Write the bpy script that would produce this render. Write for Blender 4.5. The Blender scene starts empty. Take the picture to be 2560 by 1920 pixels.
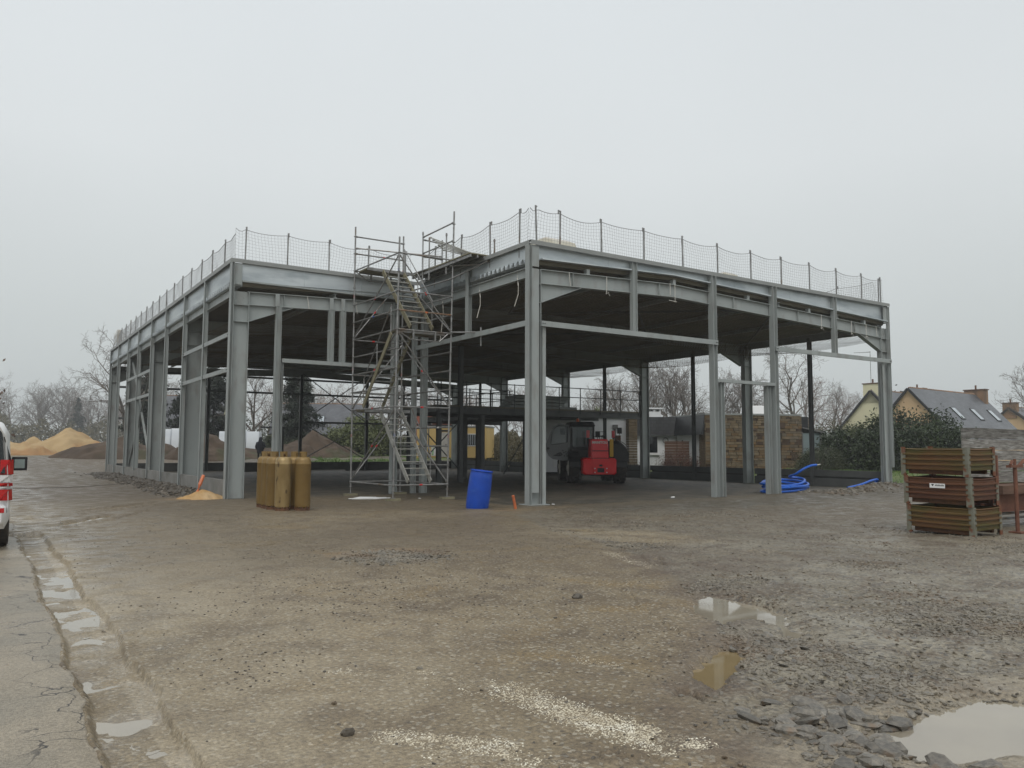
import bpy, math, random
import numpy as np
from mathutils import Vector, Matrix
R = math.radians
sc = bpy.context.scene
col = sc.collection
random.seed(7)
rng = np.random.default_rng(11)

# ------------------------------------------------------------------ camera, sky, sun
cam_d = bpy.data.cameras.new('camera')
cam = bpy.data.objects.new('camera', cam_d)
col.objects.link(cam)
YAW, PITCH, ROLL = 0.5850, 0.08154, 0.00325
fw = Vector((math.sin(YAW)*math.cos(PITCH), math.cos(YAW)*math.cos(PITCH), math.sin(PITCH)))
rt = Vector((math.cos(YAW), -math.sin(YAW), 0))
up = rt.cross(fw)
r2 = rt*math.cos(ROLL) + up*math.sin(ROLL)
u2 = up*math.cos(ROLL) - rt*math.sin(ROLL)
mm = Matrix((r2, u2, -fw)).transposed().to_4x4()
mm.translation = (0, 0, 1.6)
cam.matrix_world = mm
cam_d.sensor_width = 36
cam_d.lens = 1993.36/2560*36
cam_d.clip_start = 0.05
cam_d.clip_end = 3000
sc.camera = cam

SUN_EL, SUN_AZ = 52, 215          # soft sun behind cloud, behind and left of the camera
w = bpy.data.worlds.new('World')
sc.world = w
w.use_nodes = True
nt = w.node_tree
N, L = nt.nodes, nt.links
bg = N['Background']
bg.inputs['Strength'].default_value = 0.1
sky = N.new('ShaderNodeTexSky')
sky.sky_type = 'NISHITA'
sky.sun_disc = False
sky.sun_elevation = R(SUN_EL)
sky.sun_rotation = R(SUN_AZ)
hs = N.new('ShaderNodeHueSaturation')
hs.inputs['Saturation'].default_value = 0.15
L.new(sky.outputs[0], hs.inputs['Color'])
tc = N.new('ShaderNodeTexCoord')
sx = N.new('ShaderNodeSeparateXYZ')
L.new(tc.outputs['Generated'], sx.inputs[0])
rp = N.new('ShaderNodeValToRGB')      # overcast cloud layer, a little brighter low in the sky
e = rp.color_ramp.elements
e[0].position = 0.0; e[0].color = (.57, .615, .615, 1)
e[1].position = 1.0; e[1].color = (1.0, 1.02, 1.04, 1)
for p_, c_ in ((.14, (.62, .665, .665, 1)), (.33, (.745, .785, .80, 1)), (.5, (.755, .80, .825, 1)), (.68, (.84, .875, .90, 1))):
    k = e.new(p_); k.color = c_
L.new(sx.outputs['Z'], rp.inputs[0])
nz = N.new('ShaderNodeTexNoise')
nz.inputs['Scale'].default_value = 1.6
nz.inputs['Detail'].default_value = 3
L.new(tc.outputs['Generated'], nz.inputs['Vector'])
mr = N.new('ShaderNodeMapRange')
mr.inputs['To Min'].default_value = 9.35
mr.inputs['To Max'].default_value = 10.75
L.new(nz.outputs[0], mr.inputs[0])
vm = N.new('ShaderNodeVectorMath'); vm.operation = 'SCALE'
L.new(rp.outputs[0], vm.inputs[0]); L.new(mr.outputs[0], vm.inputs['Scale'])
mx = N.new('ShaderNodeMix'); mx.data_type = 'RGBA'
mx.inputs['Factor'].default_value = 0.94
L.new(hs.outputs[0], mx.inputs['A']); L.new(vm.outputs[0], mx.inputs['B'])
L.new(mx.outputs['Result'], bg.inputs['Color'])

sl = bpy.data.lights.new('sun', 'SUN')
sl.energy = 1.35; sl.angle = R(35); sl.color = (1, .97, .93)
so = bpy.data.objects.new('sun', sl); col.objects.link(so)
az, el = R(SUN_AZ), R(SUN_EL)
sdir = Vector((math.sin(az)*math.cos(el), math.cos(az)*math.cos(el), math.sin(el)))
so.rotation_euler = sdir.to_track_quat('Z', 'Y').to_euler()
so.location = (-20, -20, 40)

sc.view_settings.view_transform = 'Standard'
sc.view_settings.look = 'None'
sc.view_settings.exposure = 0
sc.view_settings.gamma = 1
sc.view_settings.use_curve_mapping = False
sc.cycles.use_denoising = True
sc.cycles.max_bounces = 6
sc.cycles.transparent_max_bounces = 12

# ------------------------------------------------------------------ helpers
WL = {}
def V(*a): return Vector(a)

class MB:
    """collects shapes in world metres, links them as ONE mesh object"""
    def __init__(s, M=None): s.v = []; s.f = []; s.M = M
    def add(s, vs, fs):
        n = len(s.v)
        if s.M is not None: vs = [s.M @ Vector(p) for p in vs]
        s.v += [tuple(p) for p in vs]; s.f += [[i+n for i in f] for f in fs]; return s
    def box(s, x0, x1, y0, y1, z0, z1):
        return s.add([(x0,y0,z0),(x1,y0,z0),(x1,y1,z0),(x0,y1,z0),(x0,y0,z1),(x1,y0,z1),(x1,y1,z1),(x0,y1,z1)],
                     [(0,3,2,1),(4,5,6,7),(0,1,5,4),(1,2,6,5),(2,3,7,6),(3,0,4,7)])
    def bar(s, p, q, w, h, upv=(0,0,1), wo=0, ho=0):
        p, q = Vector(p), Vector(q); d = (q-p).normalized(); u = Vector(upv)
        if abs(d.dot(u)) > .99: u = Vector((1,0,0))
        a = d.cross(u).normalized(); b = a.cross(d).normalized()
        p = p + a*wo + b*ho; q = q + a*wo + b*ho
        vs = [c + a*(i*w/2) + b*(j*h/2) for c in (p, q) for i, j in ((-1,-1),(1,-1),(1,1),(-1,1))]
        return s.add(vs, [(0,3,2,1),(4,5,6,7),(0,1,5,4),(1,2,6,5),(2,3,7,6),(3,0,4,7)])
    def ib(s, p, q, depth, width, dax, tf=.018, tw=.012):
        """I section from p to q, depth along the vector dax"""
        p, q = Vector(p), Vector(q); u = Vector(dax).normalized()
        d = (q-p).normalized(); u = (u - d*u.dot(d)).normalized()
        s.bar(p+u*(depth/2-tf/2), q+u*(depth/2-tf/2), width, tf, u)
        s.bar(p-u*(depth/2-tf/2), q-u*(depth/2-tf/2), width, tf, u)
        s.bar(p, q, tw, depth-2*tf, u); return s
    def tube(s, p, q, r, n=8, r1=None, caps=True):
        p, q = Vector(p), Vector(q); r1 = r if r1 is None else r1
        d = (q-p).normalized(); u = Vector((0,0,1)) if abs(d.z) < .95 else Vector((1,0,0))
        a = d.cross(u).normalized(); b = d.cross(a)
        vs = []
        for c, rr in ((p, r), (q, r1)):
            vs += [c + a*(rr*math.cos(2*math.pi*i/n)) + b*(rr*math.sin(2*math.pi*i/n)) for i in range(n)]
        fs = [(i, i+n, (i+1) % n+n, (i+1) % n) for i in range(n)]
        if caps: fs += [tuple(range(n)), tuple(range(2*n-1, n-1, -1))]
        return s.add(vs, fs)
    def path(s, pts, r, n=6, closed=False):
        pts = [Vector(p) for p in pts]; m = len(pts); vs = []
        for i, p in enumerate(pts):
            d = (pts[(i+1) % m if closed else min(i+1, m-1)] - pts[(i-1) % m if closed else max(i-1, 0)])
            d = d.normalized() if d.length > 1e-9 else Vector((0,0,1))
            u = Vector((0,0,1)) if abs(d.z) < .9 else Vector((1,0,0))
            a = d.cross(u).normalized(); b = d.cross(a)
            rr = r[i] if isinstance(r, (list, tuple)) else r
            vs += [p + a*(rr*math.cos(2*math.pi*j/n)) + b*(rr*math.sin(2*math.pi*j/n)) for j in range(n)]
        fs = []
        for i in range(m if closed else m-1):
            k2 = (i+1) % m
            fs += [(i*n+j, k2*n+j, k2*n+(j+1) % n, i*n+(j+1) % n) for j in range(n)]
        if not closed: fs += [tuple(range(n)), tuple(range(m*n-1, (m-1)*n-1, -1))]
        return s.add(vs, fs)
    def lathe(s, prof, n=24, c=(0,0,0)):
        vs = []; m = len(prof)
        for r_, z in prof:
            vs += [(c[0]+r_*math.cos(2*math.pi*i/n), c[1]+r_*math.sin(2*math.pi*i/n), c[2]+z) for i in range(n)]
        fs = []
        for k2 in range(m-1):
            fs += [(k2*n+i, k2*n+(i+1) % n, (k2+1)*n+(i+1) % n, (k2+1)*n+i) for i in range(n)]
        if prof[0][0] > 1e-6: fs.append(tuple(range(n-1, -1, -1)))
        if prof[-1][0] > 1e-6: fs.append(tuple(range((m-1)*n, m*n)))
        return s.add(vs, fs)
    def prism(s, pts, d):
        """closed polygon of 3D points pushed along d"""
        pts = [Vector(p) for p in pts]; d = Vector(d); n = len(pts)
        return s.add(pts + [p+d for p in pts], [tuple(range(n-1, -1, -1)), tuple(range(n, 2*n))] +
                     [(i, (i+1) % n, (i+1) % n+n, i+n) for i in range(n)])
    def loft(s, rings, caps=True):
        n = len(rings[0]); vs = [p for r_ in rings for p in r_]; fs = []
        for k2 in range(len(rings)-1):
            fs += [(k2*n+i, k2*n+(i+1) % n, (k2+1)*n+(i+1) % n, (k2+1)*n+i) for i in range(n)]
        if caps: fs += [tuple(range(n-1, -1, -1)), tuple(range((len(rings)-1)*n, len(rings)*n))]
        return s.add(vs, fs)
    def build(s, name, m, parent=None, smooth=False, origin=None):
        o0 = WL[parent.name] if parent else Vector(origin or (0,0,0))
        me = bpy.data.meshes.new(name)
        me.from_pydata([(a-o0[0], b-o0[1], c-o0[2]) for a, b, c in s.v], [], s.f)
        me.materials.append(m)
        if smooth:
            for p in me.polygons: p.use_smooth = True
            try: me.set_sharp_from_angle(angle=R(38))
            except Exception: pass
        me.update()
        return link(name, me, parent, o0)

def link(name, me, parent=None, o0=(0,0,0)):
    o = bpy.data.objects.new(name, me); col.objects.link(o)
    if parent: o.parent = parent
    else: o.location = o0
    WL[o.name] = Vector(o0); return o

def empty(name, loc=(0,0,0)):
    return link(name, None, None, Vector(loc))

def tag(o, label=None, cat=None, group=None, kind=None):
    if label: o['label'] = label
    if cat: o['category'] = cat
    if group: o['group'] = group
    if kind: o['kind'] = kind
    return o

def copy_tree(o, parent=None):
    c = o.copy(); col.objects.link(c)
    if parent: c.parent = parent
    WL[c.name] = WL[o.name]
    for ch in list(o.children): copy_tree(ch, c)
    return c

def np_mesh(name, m, verts, quads, parent=None, origin=(0,0,0), smooth=False):
    """fast mesh from numpy arrays; quads (k,3|4)"""
    me = bpy.data.meshes.new(name); k = quads.shape[1]
    verts = np.asarray(verts, np.float32) - np.asarray(WL[parent.name] if parent else origin, np.float32)
    me.vertices.add(len(verts)); me.vertices.foreach_set('co', verts.ravel())
    me.loops.add(quads.size); me.loops.foreach_set('vertex_index', quads.astype(np.int32).ravel())
    me.polygons.add(len(quads)); me.polygons.foreach_set('loop_start', np.arange(0, quads.size, k, dtype=np.int32))
    me.polygons.foreach_set('use_smooth', np.full(len(quads), smooth))
    me.materials.append(m); me.update(); me.validate()
    return link(name, me, parent, WL[parent.name] if parent else origin)

def hash2(ix, iy, seed):
    h = (ix.astype(np.int64)*374761393 + iy.astype(np.int64)*668265263 + seed*1442695041) & 0x7fffffff
    h = ((h ^ (h >> 13))*1274126177) & 0x7fffffff
    return ((h ^ (h >> 16)) & 0xffffff)/float(0xffffff)
def vnoise(x, y, seed=0):
    ix, iy = np.floor(x), np.floor(y); fx, fy = x-ix, y-iy
    fx, fy = fx*fx*(3-2*fx), fy*fy*(3-2*fy)
    a, b = hash2(ix, iy, seed), hash2(ix+1, iy, seed); c, d = hash2(ix, iy+1, seed), hash2(ix+1, iy+1, seed)
    return (a+(b-a)*fx)*(1-fy) + (c+(d-c)*fx)*fy - .5
def fbm(x, y, sc_, oct_=4, seed=0):
    t = 0; a = 1
    for i in range(oct_):
        t = t + a*vnoise(x/sc_*2**i + 17.3*i, y/sc_*2**i - 9.1*i, seed+i); a *= .5
    return t
def ss(a, b, x):
    t = np.clip((x-a)/(b-a), 0, 1); return t*t*(3-2*t)

# ------------------------------------------------------------------ materials
def pm(name, c1, c2=None, scale=4, rough=.6, metal=0, bump=0, bscale=None, stretch=(1,1,1), ramp=(.35,.68),
       spec=.4, c3=None, scale3=1.2, ramp3=(.5,.62), rough2=None, rnd=0, trans=0, coat=0, dist=0):
    m = bpy.data.materials.new(name); m.use_nodes = True
    n, l = m.node_tree.nodes, m.node_tree.links; b = n['Principled BSDF']
    b.inputs['Roughness'].default_value = rough; b.inputs['Metallic'].default_value = metal
    b.inputs['Specular IOR Level'].default_value = spec
    b.inputs['Coat Weight'].default_value = coat
    if trans: b.inputs['Transmission Weight'].default_value = trans
    c1 = (*c1, 1); b.inputs['Base Color'].default_value = c1
    t = n.new('ShaderNodeTexCoord'); mp = n.new('ShaderNodeMapping'); mp.inputs['Scale'].default_value = stretch
    l.new(t.outputs['Object'], mp.inputs[0])
    out = None
    if c2:
        z = n.new('ShaderNodeTexNoise'); z.inputs['Scale'].default_value = scale; z.inputs['Detail'].default_value = 5
        z.inputs['Distortion'].default_value = dist
        l.new(mp.outputs[0], z.inputs['Vector'])
        r_ = n.new('ShaderNodeMapRange'); r_.inputs['From Min'].default_value = ramp[0]; r_.inputs['From Max'].default_value = ramp[1]
        l.new(z.outputs[0], r_.inputs[0])
        x = n.new('ShaderNodeMix'); x.data_type = 'RGBA'; x.inputs['A'].default_value = c1; x.inputs['B'].default_value = (*c2, 1)
        l.new(r_.outputs[0], x.inputs['Factor']); out = x.outputs['Result']
        if rough2 is not None:
            q = n.new('ShaderNodeMapRange'); q.inputs['To Min'].default_value = rough; q.inputs['To Max'].default_value = rough2
            l.new(r_.outputs[0], q.inputs[0]); l.new(q.outputs[0], b.inputs['Roughness'])
    if c3:
        z = n.new('ShaderNodeTexNoise'); z.inputs['Scale'].default_value = scale3; z.inputs['Detail'].default_value = 6
        l.new(mp.outputs[0], z.inputs['Vector'])
        r_ = n.new('ShaderNodeMapRange'); r_.inputs['From Min'].default_value = ramp3[0]; r_.inputs['From Max'].default_value = ramp3[1]
        l.new(z.outputs[0], r_.inputs[0])
        x = n.new('ShaderNodeMix'); x.data_type = 'RGBA'; x.inputs['B'].default_value = (*c3, 1)
        if out: l.new(out, x.inputs['A'])
        else: x.inputs['A'].default_value = c1
        l.new(r_.outputs[0], x.inputs['Factor']); out = x.outputs['Result']
    if rnd:
        oi = n.new('ShaderNodeObjectInfo'); h = n.new('ShaderNodeHueSaturation')
        q = n.new('ShaderNodeMapRange'); q.inputs['To Min'].default_value = 1-rnd; q.inputs['To Max'].default_value = 1+rnd
        l.new(oi.outputs['Random'], q.inputs[0]); l.new(q.outputs[0], h.inputs['Value'])
        if out: l.new(out, h.inputs['Color'])
        else: h.inputs['Color'].default_value = c1
        out = h.outputs[0]
    if out: l.new(out, b.inputs['Base Color'])
    if bump:
        z = n.new('ShaderNodeTexNoise'); z.inputs['Scale'].default_value = bscale or scale*6; z.inputs['Detail'].default_value = 4
        l.new(mp.outputs[0], z.inputs['Vector'])
        bp = n.new('ShaderNodeBump'); bp.inputs['Strength'].default_value = bump; bp.inputs['Distance'].default_value = .02
        l.new(z.outputs[0], bp.inputs['Height']); l.new(bp.outputs[0], b.inputs['Normal'])
    return m

M = {}
M['steel'] = pm('grey_primer_steel', (.272,.297,.29), (.315,.338,.33), 1.3, .5, 0, .05, 30, (1,1,.35), c3=(.225,.225,.21), scale3=3.2, ramp3=(.52,.75))
M['dsteel'] = pm('dark_steel', (.085,.09,.09), (.11,.115,.112), 2, .5)  # darker steel colour for inner, back wall and small members
M['galv'] = pm('galvanised_sheet', (.44,.48,.50), (.56,.60,.61), 1.1, .38, .35, 0, 10, (.6,.6,2.5), c3=(.36,.40,.42), scale3=.8)
M['deck'] = pm('roof_deck_sheet', (.165,.148,.108), (.125,.112,.084), 1.5, .5, .2)
M['coping'] = pm('coping_angle', (.235,.245,.235), (.275,.285,.275), 1.5, .5)
M['conc'] = pm('precast_concrete', (.23,.225,.21), (.17,.165,.15), 1.6, .8, 0, .3, 40, c3=(.12,.115,.10), scale3=.7, ramp3=(.52,.75))
M['dconc'] = pm('dark_concrete', (.075,.075,.07), (.05,.05,.046), 1.6, .8, 0, .3, 40)  # darker concrete tone for the back plinth and flat roofs
M['scaf'] = pm('scaffold_tube', (.32,.32,.315), (.20,.195,.185), 5, .42, .55, 0, 10, c3=(.20,.15,.11), scale3=1.6, ramp3=(.60,.72))
M['alu'] = pm('dirty_aluminium', (.46,.46,.43), (.34,.33,.29), 6, .45, .5)
M['ply'] = pm('weathered_ply', (.16,.145,.09), (.22,.20,.13), 5, .7)
M['red'] = pm('red_tape', (.55,.03,.03), None, rough=.5)
M['blue'] = pm('blue_tape', (.02,.09,.42), None, rough=.5)
M['white'] = pm('white_tape', (.75,.74,.72), (.6,.58,.55), 5, .5)
M['netdark'] = pm('net_cord', (.26,.26,.265), None, rough=.8)
M['netbrown'] = pm('brown_net_cord', (.15,.115,.07), (.10,.08,.05), 2, .9)
M['rope'] = pm('pale_rope', (.55,.53,.48), None, rough=.9)
M['gas'] = pm('ochre_gas_paint', (.235,.155,.055), (.20,.125,.04), 3, .42, .25, .08, 20, c3=(.16,.11,.05), scale3=2.6, ramp3=(.56,.75), rough2=.5)
M['gasworn'] = pm('worn_gas_paint', (.36,.26,.12), (.26,.18,.075), 6, .42, .25, .15, 18, (1,1,.35), c3=(.11,.075,.04), scale3=9, ramp3=(.60,.68))
M['rustd'] = pm('dark_rust', (.14,.065,.03), (.08,.04,.022), 9, .8, 0, .3)
M['barrel'] = pm('blue_plastic', (.005,.06,.40), (.006,.05,.33), 4, .38, 0, 0, 10, c3=(.03,.10,.38), scale3=3.5, ramp3=(.6,.72))
M['bpipe'] = pm('blue_pipe', (.012,.11,.52), None, rough=.35)
M['orange'] = pm('orange_conduit', (.60,.17,.06), (.45,.13,.06), 9, .5)
M['sand'] = pm('yellow_sand', (.42,.26,.11), (.33,.20,.08), 2.5, .9, 0, .6, 14, c3=(.46,.32,.17), scale3=1.1)
M['sandfar'] = pm('pile_sand', (.43,.31,.165), (.36,.255,.13), .5, .95, 0, .8, 2.5, c3=(.33,.19,.085), scale3=.3, ramp3=(.5,.62))
M['earth'] = pm('heaped_earth', (.055,.039,.027), (.09,.064,.044), 1.1, .95, 0, .9, 3, c3=(.05,.06,.025), scale3=.35, ramp3=(.55,.68))
M['mud'] = pm('wet_mud_clod', (.10,.085,.065), (.06,.052,.042), 8, .5, 0, .5)
M['stone'] = pm('slate_chip', (.105,.098,.085), (.19,.172,.142), 7, .42, 0, .3, 20, rnd=.35, c3=(.16,.12,.085), scale3=2.0, ramp3=(.56,.66))
M['chip'] = pm('gravel_chip', (.115,.103,.084), (.235,.21,.165), 2.2, .5, c3=(.15,.115,.08), scale3=1.1)
M['foam'] = pm('white_foam', (.78,.79,.78), (.62,.63,.62), 3, .7)
M['trd'] = pm('signal_red', (.75,.014,.02), (.66,.012,.017), 2, .38, 0, 0, 10, coat=.2)
M['yel'] = pm('yellow_strut', (.52,.30,.015), None, rough=.45)
M['blk'] = pm('black_plastic', (.012,.012,.013), (.02,.02,.02), 4, .5)
M['tyre'] = pm('muddy_tyre', (.022,.021,.02), (.055,.047,.038), 6, .85, 0, .2)
M['grydoor'] = pm('grey_cab_paint', (.15,.155,.155), None, rough=.4)
M['lampr'] = pm('red_lens', (.5,.01,.012), (.38,.008,.01), 12, .2, coat=.4)
M['lampo'] = pm('amber_lens', (.5,.10,.02), None, rough=.25)
M['lampw'] = pm('clear_lens', (.7,.68,.68), None, rough=.15)
def glass(name, c, a, rough=.03):
    m = pm(name, c, None, rough=rough, spec=.6); m.node_tree.nodes['Principled BSDF'].inputs['Alpha'].default_value = a; return m
M['glass'] = glass('cab_glass', (.06,.09,.085), .45)
M['dglass'] = pm('dark_glass', (.012,.014,.016), None, rough=.06, spec=.6)
M['sglass'] = pm('skylight_glass', (.40,.45,.48), (.34,.38,.41), .8, .06, spec=.8)
M['vanw'] = pm('dirty_white_paint', (.70,.71,.71), (.62,.62,.60), 2, .3, coat=.4, c3=(.36,.33,.29), scale3=1.3, ramp3=(.60,.8))
M['slate'] = None
M['cream'] = pm('cream_render', (.70,.66,.45), (.64,.60,.41), .8, .9, 0, .1, 30)
M['tan'] = pm('tan_render', (.60,.42,.25), (.54,.37,.22), .8, .9, 0, .1, 30, (1,1,.12), c3=(.40,.26,.15), scale3=1.6, ramp3=(.60,.8))
M['chim'] = pm('chimney_render', (.27,.16,.09), (.12,.08,.055), 1.2, .9, 0, 0, 10, (1,1,.25))
M['wwall'] = pm('white_render', (.72,.73,.74), (.62,.63,.63), .9, .85)
M['pvc'] = pm('white_joinery', (.75,.75,.74), None, rough=.4)
M['cabin'] = pm('yellow_cabin', (.58,.41,.16), (.52,.365,.14), 1.5, .6, 0, 0, 10, (1,1,.2), c3=(.28,.16,.06), scale3=1.7, ramp3=(.66,.78))
M['cabw'] = pm('pale_door', (.50,.47,.42), (.42,.40,.36), 2, .6)
M['green'] = pm('green_print', (.10,.36,.06), None, rough=.6)
M['rbrick'] = pm('red_brick', (.27,.085,.05), (.20,.07,.045), 1.4, .9)
M['rtile'] = pm('red_tile', (.22,.08,.06), (.15,.06,.05), 3, .9)
M['wrap'] = pm('white_wrap', (.60,.64,.68), (.74,.77,.79), .35, .35, 0, .3, 2, (.3,.3,2.5))
M['panelw'] = pm('brown_wood', (.10,.055,.035), (.15,.085,.055), 2, .8, 0, 0, 10, (1,1,6))
M['foilA'] = pm('laurel_leaf', (.022,.036,.013), (.05,.072,.026), .9, .5, 0, 0, 10, spec=.35, c3=(.012,.02,.009), scale3=2.2)
M['foilB'] = pm('conifer_needle', (.014,.021,.014), (.03,.04,.024), .5, .7)
M['foilC'] = pm('olive_leaf', (.075,.095,.032), (.125,.14,.055), .5, .6)
M['foilD'] = pm('dark_hedge_leaf', (.04,.052,.026), (.07,.08,.04), .5, .6)
M['foilR'] = pm('rusty_shrub', (.14,.065,.045), (.10,.055,.038), 1.4, .8)
M['foilBr'] = pm('brown_oak_leaf', (.16,.10,.065), (.10,.065,.045), .8, .8)
M['scrub'] = pm('dry_scrub', (.12,.10,.055), (.075,.07,.04), .7, .9)
M['bark'] = pm('grey_bark', (.10,.088,.075), (.065,.056,.046), 3, .9)
M['twig'] = pm('bare_twig', (.17,.148,.128), (.13,.11,.096), .3, .9)  # twig colour lightened to stand in for distance haze
M['twigp'] = pm('pinkish_twig', (.23,.17,.145), (.17,.13,.11), .3, .9)
M['grass'] = pm('lawn_blade', (.065,.14,.022), (.10,.17,.035), .4, .7)
M['cloth'] = pm('dark_jacket', (.014,.016,.024), (.022,.024,.03), 6, .8)
M['cloth2'] = pm('navy_jacket', (.014,.024,.048), (.022,.03,.05), 6, .8)
M['skin'] = pm('face_skin', (.35,.2,.14), None, rough=.6)
M['drum'] = pm('grey_drum', (.10,.10,.10), (.16,.16,.15), 3, .6)

def slate_mat(name, c1, c2, sx_, sz):
    m = bpy.data.materials.new(name); m.use_nodes = True
    n, l = m.node_tree.nodes, m.node_tree.links; b = n['Principled BSDF']; b.inputs['Roughness'].default_value = .42
    t = n.new('ShaderNodeUVMap'); br = n.new('ShaderNodeTexBrick')
    br.inputs['Color1'].default_value = (*c1,1); br.inputs['Color2'].default_value = (*c2,1)
    br.inputs['Mortar'].default_value = (c1[0]*.35, c1[1]*.35, c1[2]*.35, 1)
    br.inputs['Scale'].default_value = 1; br.inputs['Brick Width'].default_value = sx_; br.inputs['Row Height'].default_value = sz
    br.inputs['Mortar Size'].default_value = .012
    l.new(t.outputs[0], br.inputs['Vector'])
    z = n.new('ShaderNodeTexNoise'); z.inputs['Scale'].default_value = .5; z.inputs['Detail'].default_value = 6
    l.new(t.outputs[0], z.inputs['Vector'])
    q = n.new('ShaderNodeMapRange'); q.inputs['From Min'].default_value = .3; q.inputs['From Max'].default_value = .7
    q.inputs['To Min'].default_value = .7; q.inputs['To Max'].default_value = 1.35; l.new(z.outputs[0], q.inputs[0])
    h = n.new('ShaderNodeHueSaturation'); l.new(br.outputs[0], h.inputs['Color']); l.new(q.outputs[0], h.inputs['Value'])
    l.new(h.outputs[0], b.inputs['Base Color']); return m
M['slate'] = slate_mat('slate_roof', (.075,.08,.09), (.11,.115,.125), .3, .2)
M['slated'] = slate_mat('dark_slate_roof', (.011,.012,.013), (.026,.028,.03), .32, .22)

def uv_plane(o, du, dv, p0):
    """uv in metres along the world vectors du, dv"""
    me = o.data; uv = me.uv_layers.new(name='uv'); du, dv, p0 = Vector(du).normalized(), Vector(dv).normalized(), Vector(p0)
    base = WL[o.name]
    for lp in me.loops:
        p = me.vertices[lp.vertex_index].co + base - p0
        uv.data[lp.index].uv = (p.dot(du), p.dot(dv))

def wood_mat():
    m = pm('weathered_board', (.235,.225,.205), (.10,.092,.08), 3.2, .85, 0, .5, 22, (1.2,1.2,9), (.38,.66), rnd=.22,
           c3=(.33,.33,.31), scale3=1.5, ramp3=(.55,.66)); return m
M['board'] = wood_mat()
M['rail_rust'] = pm('rusty_steel', (.12,.045,.028), (.19,.085,.05), 4, .75, 0, .2)
M['crate'] = pm('rust_and_ochre', (.135,.06,.02), (.10,.068,.018), 2.4, .6, 0, .25, 25, (.5,.5,3), (.38,.62), c3=(.075,.075,.016), scale3=1.6, ramp3=(.48,.66))
M['crateb'] = pm('rust_red_brown', (.095,.034,.016), (.125,.055,.022), 2.4, .6, 0, .25, 25, (.5,.5,3), c3=(.08,.03,.016), scale3=1.4)
M['cratepost'] = pm('flaking_grey_paint', (.18,.18,.145), (.12,.11,.07), 4, .7, 0, .3, 30, c3=(.15,.055,.025), scale3=4.2, ramp3=(.49,.56))

# ------------------------------------------------------------------ ground
def zbase(x, y):
    x, y = np.asarray(x, float), np.asarray(y, float)
    out = .9*ss(50, 72, y)*np.where((y > 55.6) | (x < 6.6), 1, .12)
    right = .5*ss(31.6, 43, x)
    left = .35*ss(26, 55, y)*ss(6.2, 2.5, x)
    heap = .28*np.exp(-(((x-29.4)/1.8)**2 + ((y-17.9)/.7)**2)) + .10*np.exp(-(((x-27)/4)**2 + ((y-18.2)/.8)**2))
    berm = .22*np.exp(-((x-5.95)/.45)**2)*ss(27.5, 29, y)*ss(56, 48, y)
    return np.maximum(np.maximum(out, right), left) + heap + berm
def zg(x, y): return float(zbase(x, y))

BX = [3.0, 3.3, 3.85, 5.0, 6.2, 8.4, 9.5, 11, 13, 33]
BY = [2.2, 2.75, 3.86, 4.5, 5.7, 9.2, 13., 16.5, 17.6, 18.2]
PUD = [ # cx, cy, half length, half width, heading deg, depth, water level
    (6.38,5.52,.98,.36,62,.045,-.030), (4.50,4.14,.74,.15,30,.07,-.036), (3.72,3.55,.34,.09,55,.07,-.036), (3.48,2.86,.40,.17,80,.07,-.030),
    (5.05,2.42,.85,.34,-12,.055,-.026), (.83,10.6,1.5,.16,90,0,-.0625), (.84,6.4,.9,.16,90,0,-.0655), (.85,3.9,.55,.16,90,0,-.0665),
    (.86,15.0,1.0,.15,90,0,-.062), (10.23,8.36,.26,.13,-30,.06,-.026), (10.57,6.66,.28,.12,-25,.06,-.026),
    (8.35,8.75,.22,.07,60,.06,-.026), (8.0,8.3,.16,.05,60,.06,-.028), (11.6,12.4,.3,.07,-30,.05,-.022), (2.0,20.,1.3,.16,60,.04,-.016),
    (3.2,24.,1.6,.2,50,.04,-.014),(2.2,28.,1.8,.2,40,.04,.03)]
PUD = [p for p in PUD if p[1] < 25]
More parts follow.
